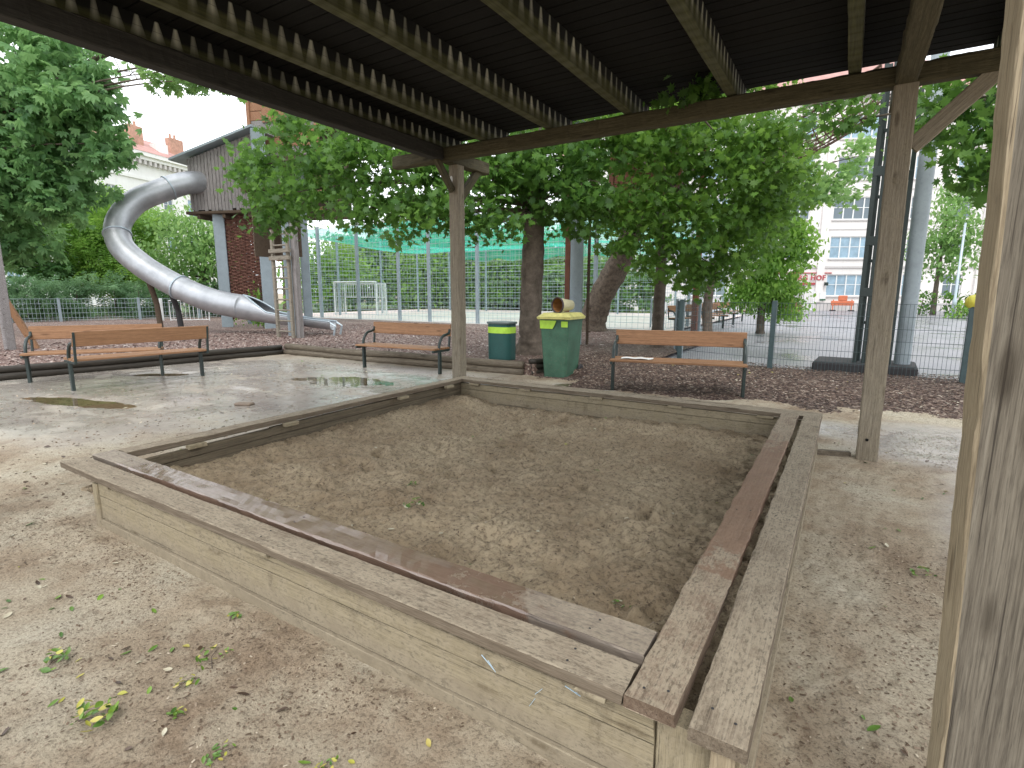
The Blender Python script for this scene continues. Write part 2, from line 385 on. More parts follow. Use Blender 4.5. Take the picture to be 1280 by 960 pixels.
xs = lines([(-900, -60, 140), (-60, -16, 4), (-16, -12, .5), (-12, -5, .045), (-5, 1.5, .0165), (1.5, 3, .05), (3, 12, .6), (12, 60, 6), (60, 900, 140)])
ys = lines([(-900, -60, 140), (-60, -4, 5), (-4, -1.2, .2), (-1.2, 1.0, .0165), (1.0, 7.0, .04), (7, 16, .6), (16, 70, 6), (70, 1000, 155)])
me = grid_mesh('ground', xs, ys, gz, {'wet': gwet})
m, nt, b, o = newmat('sandy_ground')
wp = world_pos(nt); at = N(nt, 'ShaderNodeAttribute', attribute_name='wet')
n1 = noise(nt, wp, .9, 6, .6); n2 = noise(nt, wp, 14, 8, .72); n3 = noise(nt, wp, 85, 6, .75); n4 = noise(nt, wp, 3.2, 5, .6)
col = ramp(nt, [(.38, (.27, .20, .135)), (.49, (.365, .295, .21)), (.60, (.47, .42, .325))], n1.outputs[0]).outputs[0]
col = mix(nt, ramp(nt, [(.46, 0.), (.6, .65)], n4.outputs[0]).outputs[0], col, (.455, .395, .295))
spk = ramp(nt, [(.33, 1.), (.47, 0.)], n2.outputs[0]).outputs[0]
col = mix(nt, math_(nt, 'MULTIPLY', spk, .6), col, (.17, .12, .08))
col = mix(nt, ramp(nt, [(.40, .85), (.50, 0.)], n3.outputs[0]).outputs[0], col, mix(nt, .6, col, (.06, .042, .03)))
col = mix(nt, ramp(nt, [(.62, 0.), (.72, .6)], n3.outputs[0]).outputs[0], col, (.56, .49, .39))
wetf = at.outputs['Fac']
wn = noise(nt, wp, 6, 6, .7)
wf = math_(nt, 'MULTIPLY', wetf, math_(nt, 'ADD', .55, wn.outputs[0]), True)
col = mix(nt, wf, col, mix(nt, .6, col, (.26, .25, .245)))  # grey sky reflection of the wet areas mixed into the base colour
nt.links.new(col, b.inputs['Base Color'])
rr = N(nt, 'ShaderNodeMix'); rr.data_type = 'FLOAT'; nt.links.new(wf, rr.inputs[0]); rr.inputs[2].default_value = .92; rr.inputs[3].default_value = .20
sp_ = N(nt, 'ShaderNodeMix'); sp_.data_type = 'FLOAT'; nt.links.new(wf, sp_.inputs[0]); sp_.inputs[2].default_value = .3; sp_.inputs[3].default_value = 1.
nt.links.new(sp_.outputs[0], b.inputs['Specular IOR Level'])
nt.links.new(rr.outputs[0], b.inputs['Roughness'])
hh = math_(nt, 'ADD', n2.outputs[0], math_(nt, 'MULTIPLY', n3.outputs[0], .5))
bp = bump(nt, b, hh, .9, .014)
bs = N(nt, 'ShaderNodeMix'); bs.data_type = 'FLOAT'; nt.links.new(wf, bs.inputs[0]); bs.inputs[2].default_value = .95; bs.inputs[3].default_value = .10
nt.links.new(bs.outputs[0], bp.inputs['Strength'])
M['ground'] = m
g = link('ground', me, m); tag(g, 'trodden sandy ground, wet in places', None, None, 'structure')

m, nt, b, o = newmat('puddle_water'); fz = N(nt, 'ShaderNodeFresnel'); fz.inputs[0].default_value = 1.4
gl = N(nt, 'ShaderNodeBsdfGlossy'); gl.inputs['Roughness'].default_value = .04; tp = N(nt, 'ShaderNodeBsdfTransparent'); tp.inputs[0].default_value = (.80, .74, .60, 1)
bn = N(nt, 'ShaderNodeBump'); bn.inputs['Strength'].default_value = .05; bn.inputs['Distance'].default_value = .01; nt.links.new(noise(nt, world_pos(nt), 9, 2).outputs[0], bn.inputs['Height'])
nt.links.new(bn.outputs[0], gl.inputs['Normal']); ms = N(nt, 'ShaderNodeMixShader'); nt.links.new(fz.outputs[0], ms.inputs[0]); nt.links.new(tp.outputs[0], ms.inputs[1]); nt.links.new(gl.outputs[0], ms.inputs[2]); nt.links.new(ms.outputs[0], o.inputs[0]); M['water'] = m
for cx, cy, rx, ry, ro in PUD[:4]:
    n = 40; vs = [(0, 0, 0)]; c_, s_ = math.cos(ro), math.sin(ro)
    for i in range(n):
        a = 2*PI*i/n; x = rx*1.25*math.cos(a); y = ry*1.25*math.sin(a); vs.append((x*c_-y*s_, x*s_+y*c_, 0))
    me = bpy.data.meshes.new('puddle'); me.from_pydata(vs, [], [(0, i+1, (i+1) % n+1) for i in range(n)])
    # water level just below the surrounding grade, in the hollow of the ground
    zc = float(gz(np.array([cx]), np.array([cy]))[0])
    p_ = link('puddle', me, M['water'], None, (cx, cy, zc+.010)); tag(p_, 'shallow rain puddle lying in a hollow of the ground', None, None, 'structure')

# mulch bed: wood chips held up by the log kerb, running down to grade on the right
def mz(X, Y):
    left = (X < -4.35)
    # kerb line: left run x ~ -11.5..-10.8, top run y ~ 6.35..6.6
    inn_left = ((Y > 6.42+.03*(X+10.8)) | (X < -10.95+.15*(Y-6.3)))
    zl = np.where(inn_left, .19, -.12)
    zr = -.03+.16*sstep(5.62, 7.6, Y-.12*(X+2)+.25*fbm(X*1.3, Y*1.3, 3, 8)+.35*np.clip(-(X+3.3), 0, 1)*0)
    t = sstep(-4.7, -3.9, X)
    z = np.where(left, zl, zr)
    z = np.where(Y > 7.2, zl*(1-t)+zr*t, z)
    z = np.where((X > -4.35) & (X < -3.4) & (Y < 6.9), zr-.06, z)
    return z+.012*fbm(X*6, Y*6, 4, 9)+.008*fbm(X*25, Y*25, 2, 10)+.02*fbm(X*.8, Y*.8, 2, 19)
xs = lines([(-34, -14, .5), (-14, -5, .06), (-5, 2.6, .035), (2.6, 9, .3)]); ys = lines([(-12, 0, .6), (0, 5.2, .12), (5.2, 9, .035), (9, 15.9, .12)])
me = grid_mesh('wood_chip_bed', xs, ys, mz, None, lambda X, Y: (X < -10.4) | ((Y > 5.2) & ((Y < 8.95) | (X < -2.95))))
m, nt, b, o = newmat('wood_chip_mulch'); wp = world_pos(nt)
vo = N(nt, 'ShaderNodeTexVoronoi'); vo.inputs['Scale'].default_value = 30; nt.links.new(mapping(nt, wp, (1, 1.6, 1)), vo.inputs['Vector'])
cr = N(nt, 'ShaderNodeSeparateColor'); nt.links.new(vo.outputs['Color'], cr.inputs[0])
sx = N(nt, 'ShaderNodeSeparateXYZ'); nt.links.new(wp, sx.inputs[0])
brown = ramp(nt, [(0, (.05, .028, .022)), (.45, (.10, .06, .045)), (.8, (.17, .115, .085)), (.95, (.36, .29, .23))], cr.outputs[0]).outputs[0]
redd = ramp(nt, [(0, (.10, .055, .045)), (.45, (.19, .115, .095)), (.8, (.28, .20, .17)), (.95, (.5, .43, .39))], cr.outputs[0]).outputs[0]
far = N(nt, 'ShaderNodeMapRange'); far.inputs[1].default_value = -4; far.inputs[2].default_value = -7; nt.links.new(sx.outputs[0], far.inputs[0])
col = mix(nt, far.outputs[0], brown, redd)
nn = noise(nt, wp, 1.2, 4)
col = mix(nt, ramp(nt, [(.4, 0.), (.65, .6)], nn.outputs[0]).outputs[0], col, mix(nt, .5, col, (.05, .035, .03)))
nt.links.new(col, b.inputs['Base Color']); b.inputs['Roughness'].default_value = .8
bump(nt, b, vo.outputs['Distance'], .8, .02); M['mulch'] = m
g = link('wood_chip_bed', me, m); tag(g, 'bed of reddish brown wood chips behind the log kerb', None, None, 'structure')

# paved plaza beyond the right fence, sports court slab, far kerbs
def flat(name, pts, z, mat, label):
    me = bpy.data.meshes.new(name); me.from_pydata([(x, y, z) for x, y in pts], [], [tuple(range(len(pts)))])
    o = link(name, me, mat); tag(o, label, None, None, 'structure'); return o
m, nt, b, o = newmat('wet_asphalt'); wp = world_pos(nt); n1 = noise(nt, wp, .5, 5, .6); n2 = noise(nt, wp, 40, 4, .7)
col = ramp(nt, [(.35, (.21, .21, .235)), (.6, (.33, .325, .35))], n1.outputs[0]).outputs[0]
col = mix(nt, math_(nt, 'MULTIPLY', n2.outputs[0], .3), col, (.12, .12, .13))
nt.links.new(col, b.inputs['Base Color']); nt.links.new(ramp(nt, [(.4, .22), (.6, .6)], n1.outputs[0]).outputs[0], b.inputs['Roughness']); M['asphalt'] = m
m, nt, b, o = newmat('court_surface'); wp = world_pos(nt); n1 = noise(nt, wp, .4, 5, .6)
nt.links.new(ramp(nt, [(.35, (.70, .56, .53)), (.65, (.82, .70, .67))], n1.outputs[0]).outputs[0], b.inputs['Base Color']); b.inputs['Roughness'].default_value = .95; b.inputs['Specular IOR Level'].default_value = .1; M['court'] = m
flat('plaza_pavement', [(-2.95, 8.9), (14, 8.1), (22, 54), (-16, 54), (-4.8, 17)], .08, M['asphalt'], 'wet grey paved plaza beyond the mesh fence')
flat('court_ground', [(-28, 15.95), (-4.9, 15.95), (-4.9, 32), (-28, 32)], .15, M['court'], 'pale hard floor of the fenced sports court')
o = MB().box(-34, -4.9, 15.75, 15.9, -.1, .21, .01).build('kerb_edging', M['kerb']); tag(o, 'low pale concrete kerb in front of the sports court', 'kerb')

# grass verges and shrub bed beyond
m, nt, b, o = newmat('grass_green'); wp = world_pos(nt); n1 = noise(nt, wp, 3, 6, .7)
nt.links.new(ramp(nt, [(.3, (.03, .07, .012)), (.7, (.11, .17, .04))], n1.outputs[0]).outputs[0], b.inputs['Base Color']); b.inputs['Roughness'].default_value = .9; M['grass'] = m
flat('grass_verge', [(-60, 33), (-5, 33), (-6, 60), (-60, 60)], .03, M['grass'], 'green verge behind the sports court')
flat('grass_bank', [(-70, -10), (-34, -10), (-28.5, 15.9), (-28.5, 32), (-60, 32)], .03, M['grass'], 'green verge behind the low fence on the left')

# ------------------------------------------------------------------ sandbox
W, L, H, bw, gap, T = 4.09, 4.27, .33, .1405, .034, .040
r_ = 2*bw+gap
sb = thing('sandbox', 'large square wooden sandbox with wide weathered plank rims under the pavilion', 'sandbox', (-W/2, L/2, 0))
def SB(name, LL, ww, tt, mat, x, y, z, rz=0., **k): return board(name, LL, ww, tt, mat, sb, (x+W/2, y-L/2, z), rz, **k)
# front rim (outer, inner), running along X
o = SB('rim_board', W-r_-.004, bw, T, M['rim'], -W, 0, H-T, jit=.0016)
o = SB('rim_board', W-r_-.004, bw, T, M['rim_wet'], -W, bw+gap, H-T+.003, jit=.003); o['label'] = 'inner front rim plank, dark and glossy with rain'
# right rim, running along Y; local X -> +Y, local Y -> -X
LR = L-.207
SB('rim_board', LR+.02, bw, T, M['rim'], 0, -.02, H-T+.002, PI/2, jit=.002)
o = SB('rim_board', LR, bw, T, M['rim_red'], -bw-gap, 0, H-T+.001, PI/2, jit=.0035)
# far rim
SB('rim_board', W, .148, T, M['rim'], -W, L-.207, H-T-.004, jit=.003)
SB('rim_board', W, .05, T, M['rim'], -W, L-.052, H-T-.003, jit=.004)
# left rim
SB('rim_board', L-r_-.207-.008, .118, .045, M['rim'], -W+.14, r_+.004, H-.045, PI/2, jit=.003)
SB('rim_board', L-r_-.207-.008, .018, .04, M['rim'], -W+.018, r_+.004, H-.043, PI/2, jit=.002)
# walls: each side a panel of three planks
def panel(x0, y0, x1, y1, thick, ztop, name='side_panel', zc=(.0, .085, .2), mat='panel'):
    dx, dy = x1-x0, y1-y0; LL = math.hypot(dx, dy); a = math.atan2(dy, dx)
    zs = [(-.06, zc[1]-.035), (zc[1]-.030, zc[2]-.006), (zc[2]-.001, ztop)]
    for i, (za, zb) in enumerate(zs):
        off = (.012, 0, .002)[i]*(-1)
        px = x0+math.sin(a)*(-off)*1; py = y0-math.cos(a)*(-off)*1
        # thickness grows on the far side (local +Y)
        board(name, LL, thick, zb-za, M[mat], sb, (px+W/2, py-L/2, za), a, jit=.001, bev=.0025)
panel(-3.60, .022, -.235, .022, .045, .275)
panel(-.02, .02, -.02, L-.06, .045, .28)                       # right wall (local +Y is -X)
SB('corner_post', .33, .10, .06, M['panel'], -3.61, .028, -.05, rot=(PI/2, -PI/2, 0)) if False else None
def upright(x0, x1, y0, y1, z0, z1, mat, parent, name, loc0=(0, 0, 0), lean=0., face2=None):
    """post whose local X is vertical so the grain runs up it"""
    Lz = z1-z0; wx = x1-x0; wy = y1-y0
    rot = Matrix(((0, 1, 0), (0, 0, 1), (1, 0, 0))).to_euler()
    # local X->world Z, local Y->world X, local Z->world Y
    o = board(name, Lz, wx, wy, mat, parent, (x0-loc0[0], y0-loc0[1], z0-loc0[2]), rot=rot, jit=.0022, bev=.008)
    if lean:
        for v in o.data.vertices: v.co.y += lean*v.co.x
    if face2 is not None:
        o.data.update(); o.data.materials.append(face2)
        for p in o.data.polygons:
            if p.index % 14 in (10, 11, 12, 13) and len(p.vertices) == 4: p.material_index = 1
    return o
sbl = (-W/2, L/2, 0)
upright(-3.655, -3.605, .005, .10, -.05, .27, M['panel'], sb, 'corner_post', sbl)
upright(-.232, -.07, .024, .10, -.05, .28, M['panel'], sb, 'corner_post', sbl)
upright(-.085, -.03, -.012, .016, -.05, .285, M['postlight'], sb, 'corner_post', sbl)
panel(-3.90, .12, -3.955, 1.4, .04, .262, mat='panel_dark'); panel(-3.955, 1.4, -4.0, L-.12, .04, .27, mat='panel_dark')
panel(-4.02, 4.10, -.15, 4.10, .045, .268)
for x, y, l, d in ((-2.02, .004, .10, .05), (-.46, .0, .09, .04), (-3.5, .006, .06, .04)):
    SB('spacer_block', l, d, .022, M['panel'], x, y, .27)
for x in (-3.84, -3.1, -2.2, -1.35, -.52): SB('spacer_block', .14, .05, .028, M['panel'], x, 4.055, .258)
for y in (.7, 1.5, 2.9, 3.7): SB('spacer_block', .13, .05, .03, M['panel'], -3.90, y, .258, PI/2)
def screw(x, y): MB().lathe([(.004, 0), (.004, .001), (0, .0014)], 10, Matrix.Translation((x+W/2, y-L/2, H+.0035))).build('screw', M['rubber'], sb)
for x in (-3.95, -3.45, -2.02, -.50):
    for y in (.04, .10, .215, .275): screw(x+.01*math.sin(x*9+y*40), y+.005*math.sin(x*5))
for y in (.06, 1.5, 2.9, 3.98):
    for x in (-.04, -.10, -.215, -.275): screw(x, y+.012*math.sin(x*50))
# chalky blue marks on the front panel
m, nt, b, o = newmat('blue_chalk'); b.inputs['Base Color'].default_value = (.45, .58, .68, 1); b.inputs['Roughness'].default_value = .9; M['chalk'] = m
mb = MB()
for x, z, dx, dz, wd in ((-.80, .245, .05, -.035, .004), (-.775, .235, .03, -.03, .003), (-.60, .19, .025, .03, .003), (-.62, .14, .02, .035, .0025), (-.50, .262, .05, -.012, .003), (-.47, .255, .04, .008, .002)):
    mb.beam((x+W/2, .0195-L/2, z), (x+dx+W/2, .0195-L/2, z+dz), .0012, wd, up=(0, 1, 0), bev=0)
o = mb.build('chalk_mark', M['chalk'], sb)

# sand
def sz(X, Y):
    lump = fbm(X*3.4, Y*3.4, 4, 41, .6); foot = fbm(X*8.5, Y*8.5, 3, 42, .6)
    z = .085+.036*lump+.026*foot+.028*fbm(X*24, Y*24, 4, 43, .8)
    z += .05*np.exp(-((X+3.95)/.22)**2)+.045*np.exp(-((X+3.75)**2+(Y-4.0)**2)/.05)
    z -= .05*np.exp(-((Y-4.1)/.3)**2)*sstep(-1.2, -3.2, X)
    z += .03*np.exp(-((Y-.25)/.3)**2)+.02*np.exp(-((X+.2)/.25)**2)
    # footprints
    r = np.random.default_rng(5)
    for i in range(90):
        cx = r.uniform(-3.7, -.3); cy = r.uniform(.3, 4.0); a = r.uniform(0, PI); c, s = math.cos(a), math.sin(a)
        u = (X-cx)*c+(Y-cy)*s; v = -(X-cx)*s+(Y-cy)*c; d = (u/.11)**2+(v/.05)**2
        z += -.034*np.exp(-d)+.015*np.exp(-((np.sqrt(d)-1.5)/.35)**2)
    return z
xs = lines([(-4.02, -.07, .0155)]); ys = lines([(.06, 4.15, .0155)])
me = grid_mesh('sand', xs, ys, sz)
m, nt, b, o = newmat('play_sand_shaded_pits'); wp = world_pos(nt)
n1 = noise(nt, wp, 1.6, 5, .6); n2 = noise(nt, wp, 38, 8, .75); n3 = noise(nt, wp, 140, 4, .7)
col = ramp(nt, [(.35, (.34, .255, .16)), (.65, (.51, .41, .275))], n1.outputs[0]).outputs[0]
col = mix(nt, ramp(nt, [(.38, .9), (.51, 0.)], n2.outputs[0]).outputs[0], col, (.17, .125, .08))  # dark pits between clods: shade of the relief put into the colour
col = mix(nt, ramp(nt, [(.60, 0.), (.75, .7)], n3.outputs[0]).outputs[0], col, (.60, .52, .40))
nt.links.new(col, b.inputs['Base Color']); b.inputs['Roughness'].default_value = .92
bump(nt, b, math_(nt, 'ADD', n2.outputs[0], math_(nt, 'MULTIPLY', n3.outputs[0], .4)), 1., .022); M['sand'] = m
o = link('sand', me, m); tag(o, 'lumpy trodden brown sand filling the wooden sandbox', 'sand', None, 'stuff')

# ------------------------------------------------------------------ pavilion
PV = (-1.95, 2.0, 0)
pv = thing('pavilion', 'open timber pavilion with flat slatted roof over the sandbox', 'pavilion', PV)
def P(name, LL, ww, tt, mat, x, y, z, rz=0., **k): return board(name, LL, ww, tt, mat, pv, (x-PV[0], y-PV[1], z), rz, **k)
upright(-4.29, -4.15, 4.285, 4.425, -.2, 2.97, M['post'], pv, 'post', PV)
upright(.283, .437, 4.04, 4.20, -.2, 2.97, M['post'], pv, 'post', PV, lean=-.009)
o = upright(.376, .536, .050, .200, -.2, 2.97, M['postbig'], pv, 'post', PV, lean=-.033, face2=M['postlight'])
upright(-4.29, -4.15, -.62, -.48, -.2, 2.97, M['post'], pv, 'post', PV)
MB().lathe([(.0, 0), (.012, 0), (.012, .003), (0, .003)], 16, Matrix.Translation((.345-PV[0], 4.037-PV[1], .18)) @ Matrix.Rotation(PI/2, 4, 'X')).build('bolt_hole', M['deck'], pv)
MB().lathe([(.022, 0), (.022, .003), (0, .003)], 20, Matrix.Translation((-4.245-PV[0], 4.283-PV[1], 2.80)) @ Matrix.Rotation(PI/2, 4, 'X') @ Matrix.Diagonal((1, 1.9, 1, 1))).build('plate', M['paper'], pv)
# big beams: z 2.97-3.12
zb, hb = 2.97, .15
P('beam', 6.75, .13, hb, M['beam'], -5.02, 4.05, zb, seed=3, jit=.006, bev=.02)
P('beam', 5.85, .13, hb-.004, M['beam'], -4.16, -.75, zb+.002, PI/2, seed=4, jit=.005, bev=.012) if False else None
P('beam', 4.78, .13, hb, M['beamdark'], -4.16, -.75, zb, PI/2, seed=5, jit=.005, bev=.012)
P('beam', .8, .13, hb, M['beam'], -4.16, 4.20, zb, PI/2, seed=6, jit=.005, bev=.012)
P('beam', 4.78, .14, hb, M['beam'], .40, -.75, zb, PI/2, seed=7, jit=.005, bev=.012)
P('beam', .6, .14, hb, M['beam'], .40, 4.20, zb, PI/2, seed=8, jit=.005, bev=.012)
def brace(a, b, w=.03, h=.14, up=(0, 1, 0), mat='post'):
    a = Vector(a); b = Vector(b); d = b-a; x = d.normalized(); y = Vector(up).cross(x).normalized(); z = x.cross(y)
    rot = Matrix((x, y, z)).transposed().to_euler(); o_ = a-Vector(PV)-y*h/2-z*w/2
    return board('brace', d.length, h, w, M[mat], pv, tuple(o_), rot=rot, jit=.002, bev=.006)
brace((.41, 4.12, 2.52), (.92, 4.12, 3.03), .05, .12)
brace((-4.22, 4.27, 2.66), (-4.22, 3.96, 2.99), .06, .08, (1, 0, 0), mat='beam')
brace((-4.22, 4.44, 2.60), (-4.22, 4.82, 2.99), .06, .10, (1, 0, 0), mat='beam')
# rafters with pale run-off streaks below each gap of the decking
def streakmat():
    m, nt, b, o = newmat('rafter_streaked'); v = coords(nt, rand=False)
    sx = N(nt, 'ShaderNodeSeparateXYZ'); nt.links.new(v, sx.inputs[0])
    wob = noise(nt, mapping(nt, v, (7, .1, .1)), 1.2, 2)
    wob2 = noise(nt, mapping(nt, v, (30, 30, 12)), 1.0, 3)
    x = math_(nt, 'ADD', sx.outputs[0], math_(nt, 'MULTIPLY', wob.outputs[0], .014))
    fr = math_(nt, 'FRACT', math_(nt, 'DIVIDE', x, .127))
    cell = math_(nt, 'FLOOR', math_(nt, 'DIVIDE', x, .127)); oi2 = N(nt, 'ShaderNodeObjectInfo'); wh = N(nt, 'ShaderNodeTexWhiteNoise', noise_dimensions='2D')
    cxy = N(nt, 'ShaderNodeCombineXYZ'); nt.links.new(cell, cxy.inputs[0]); nt.links.new(math_(nt, 'MULTIPLY', oi2.outputs['Random'], 91.), cxy.inputs[1]); nt.links.new(cxy.outputs[0], wh.inputs['Vector'])
    d = math_(nt, 'MULTIPLY', math_(nt, 'ABSOLUTE', math_(nt, 'SUBTRACT', fr, .5)), .127*2)   # 0..0.127
    hgt = sx.outputs[2]                                                                         # 0..0.19 up the face
    wid = math_(nt, 'ADD', .026, math_(nt, 'MULTIPLY', math_(nt, 'SUBTRACT', .185, hgt), math_(nt, 'ADD', .2, math_(nt, 'MULTIPLY', wh.outputs['Value'], .4))))
    k = math_(nt, 'SUBTRACT', 1, math_(nt, 'DIVIDE', d, wid), True)
    k = math_(nt, 'MULTIPLY', math_(nt, 'POWER', k, .5), ramp(nt, [(0, .06), (.05, .2), (.10, .85), (.178, 1.), (.187, .0)], hgt).outputs[0])
    k = math_(nt, 'MULTIPLY', k, math_(nt, 'ADD', .45, math_(nt, 'MULTIPLY', wh.outputs['Value'], .7)), True)
    nn = noise(nt, mapping(nt, v, (5, 1, 1), (3, 0, 0)), 1.5, 3)
    k = math_(nt, 'MULTIPLY', k, ramp(nt, [(.3, .25), (.6, 1.)], nn.outputs[0]).outputs[0])
    g = noise(nt, mapping(nt, v, (2, 40, 40)), 2, 5)
    base = ramp(nt, [(.3, (.030, .031, .011)), (.6, (.065, .066, .022)), (.8, (.11, .11, .04))], g.outputs[0]).outputs[0]
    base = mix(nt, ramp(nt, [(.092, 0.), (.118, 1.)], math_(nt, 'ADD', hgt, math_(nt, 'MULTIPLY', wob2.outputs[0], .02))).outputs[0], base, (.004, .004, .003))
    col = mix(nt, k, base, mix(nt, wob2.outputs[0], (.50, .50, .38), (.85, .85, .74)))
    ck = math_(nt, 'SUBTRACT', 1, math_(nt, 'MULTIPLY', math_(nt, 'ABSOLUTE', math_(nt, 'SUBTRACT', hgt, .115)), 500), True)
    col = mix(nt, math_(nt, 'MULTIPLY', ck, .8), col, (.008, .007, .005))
    nt.links.new(col, b.inputs['Base Color']); b.inputs['Roughness'].default_value = .85
    bump(nt, b, g.outputs[0], .3, .003); return m
M['rafter'] = streakmat()
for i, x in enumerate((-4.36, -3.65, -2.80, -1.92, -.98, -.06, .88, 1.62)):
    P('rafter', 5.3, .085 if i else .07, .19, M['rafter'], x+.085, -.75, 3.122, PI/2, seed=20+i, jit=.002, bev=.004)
y = -.75; k = 0
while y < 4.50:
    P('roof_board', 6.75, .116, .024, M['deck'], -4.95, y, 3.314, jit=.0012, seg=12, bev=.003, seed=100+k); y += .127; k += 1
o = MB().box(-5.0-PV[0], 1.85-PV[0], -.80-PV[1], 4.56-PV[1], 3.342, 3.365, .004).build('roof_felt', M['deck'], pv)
o = P('fascia_board', 6.75, .022, .17, M['roofwood'], -4.95, -.79, 3.16, seed=90, jit=.002)

# ------------------------------------------------------------------ log kerbs
def logkerb(name, label, p0, p1, rows=2, r=.062, mat='log', seg=26, gr='log kerbs around the wood chips'):
    t = thing(name, label, 'kerb', (p0[0], p0[1], 0), 0, None)
    d = Vector((p1[0]-p0[0], p1[1]-p0[1], 0)); Lg = d.length; a = math.atan2(d.y, d.x)
    for k in range(rows):
        x = -.03*k
        mb = MB(); pts = []; rs = []
        n = seg
        for i in range(n+1):
            u = i/n*Lg; pts.append((u, .012*math.sin(u*1.3+k*2)+.006*math.sin(u*4.1), .008*math.sin(u*1.9+k))); rs.append(r*(1+.06*math.sin(u*2.3+k*1.7)))
        mb.tube(pts, rs, 12)
        o = mb.build('log', M[mat], t, (0, 0, 0), True); o.rotation_euler = (0, 0, a)
        o.location = (math.sin(a)*(-.025*k)*1, math.cos(a)*.025*k, r*.75+k*r*1.86)
    return t
logkerb('log_kerb', 'dark wet double log kerb behind the two facing benches', (-11.75, -2.5), (-10.87, 6.32), mat='logdark')
logkerb('log_kerb', 'grey double log kerb running behind the small bench to the bins', (-10.80, 6.36), (-4.55, 6.56), mat='log', r=.066)
logkerb('log_kerb', 'short dark log stub between the round bin and the wheelie bin', (-4.42, 6.62), (-4.02, 7.25), mat='logdark', rows=3, r=.05, seg=6)
o = MB().beam((-.02, 4.05, .012), (.24, 4.12, .012), .05, .05).build('edging_timber', M['log']); tag(o, 'thin half-buried timber strip between the sandbox and the pavilion post', 'timber')
o = MB().beam((-34, -6, .1), (-26.5, 13.6, .1), .12, .28).build('kerb_edging', M['kerb']); tag(o, 'long pale kerb below the hedge on the far left', 'kerb')

# ------------------------------------------------------------------ benches
def make_bench(label, group=None):
    t = thing('park_bench', label, 'bench', (0, 0, 0), 0, group)
    hl = .87
    for s in (-1, 1):
        x = s*(hl+.01)
        mb = MB()
        leg = [(x, -.02, -.05), (x, -.02, .12), (x, -.02, .40)]
        mb.box(x-.022, x+.022, -.055, .015, -.06, .43, .008)
        mb.build('leg', M['steel_frame'], t)
        mb = MB()
        arc = []
        for i in range(15):
            a = PI-(PI*.52)*i/14; arc.append((x, .17+.20*math.cos(a)*1.0-.005, .42+.255*math.sin(a)))
        arc = [(x, -.03, .40)]+arc+[(x, .27, .70), (x, .295, .76)]
        mb.tube(arc, .024, 8)
        mb.build('armrest', M['steel_frame'], t, smooth=True)
        mb = MB(); mb.box(x-.018, x+.018, -.22, .26, .385, .425, .006); mb.beam((x, .255, .40), (x, .31, .84), .03, .035)
        mb.build('seat_bracket', M['steel_frame'], t)
    for k, y in enumerate((-.215, -.095, .025, .145)):
        board('seat_slat', 1.80, .108, .032, M['bench'], t, (-.90, y, .425), jit=.0012, bev=.007, seg=10)
    rx = Matrix.Rotation(R(83), 4, 'X')
    board('backrest', 1.80, .215, .03, M['bench'], t, (-.90, .295, .635), rot=(R(83), 0, 0), jit=.0012, bev=.008, seg=10)
    return t
bR = make_bench('wooden park bench with a white sheet on its seat beside the wheelie bin')
def put(t, p0, p1, face=0):
    a = math.atan2(p1[1]-p0[1], p1[0]-p0[0]); t.location = ((p0[0]+p1[0])/2, (p0[1]+p1[1])/2, t.location.z); t.rotation_euler = (0, 0, a)
put(bR, (-2.76, 6.07), (-.96, 6.45)); bR.location.z = .015
bM = copy_tree(bR, label='wooden bench seen smaller in front of the log kerb, left of the pavilion centre post'); put(bM, (-7.56, 5.80), (-5.85, 5.90)); bM.location.z = -.0
bF = copy_tree(bR, label='wooden bench seen from behind, nearest of the two facing each other on the wet ground'); put(bF, (-9.10, 3.58), (-9.25, 1.80))
bB = copy_tree(bR, label='wooden bench facing the sandbox, close in front of the dark log kerb'); put(bB, (-10.70, 1.72), (-9.72, 3.26))
labs = ['nearest of the four distant benches in a row beyond the fence', 'second nearest of the four distant benches beyond the fence', 'third nearest of the four distant benches beyond the fence', 'farthest of the four distant benches beyond the fence']
for i, (x, y) in enumerate(((-4.25, 17.1), (-4.2, 19.3), (-4.3, 22.0), (-4.45, 25.2))):
    c = copy_tree(bR, label=labs[i]); c.location = (x, y, .15); c.rotation_euler = (0, 0, R(66)); c['group'] = 'row of benches beyond the fence'
# papers
def sheet(name, label, loc, sx_, sy_, rz, n=1):
    me = bpy.data.meshes.new(name); vs = []; fs = []
    nx, ny = 8, 5
    for j in range(ny+1):
        for i in range(nx+1):
            vs.append((sx_*(i/nx-.5), sy_*(j/ny-.5), .004+.01*abs(math.sin(i*.9+j*.7))))
    for j in range(ny):
        for i in range(nx): a = j*(nx+1)+i; fs.append((a, a+1, a+nx+2, a+nx+1))
    me.from_pydata(vs, [], fs); o = link(name, me, M['paper'], None, loc, True, (0, 0, rz)); tag(o, label, 'paper'); return o
sheet('newspaper', 'white paper lying on the left half of the bench seat', (-2.38, 6.12, .475), .44, .18, R(12))
sheet('paper_scrap', 'white paper lying on the wood chips behind the bench', (-3.0, 8.75, .165), .62, .16, R(-5))

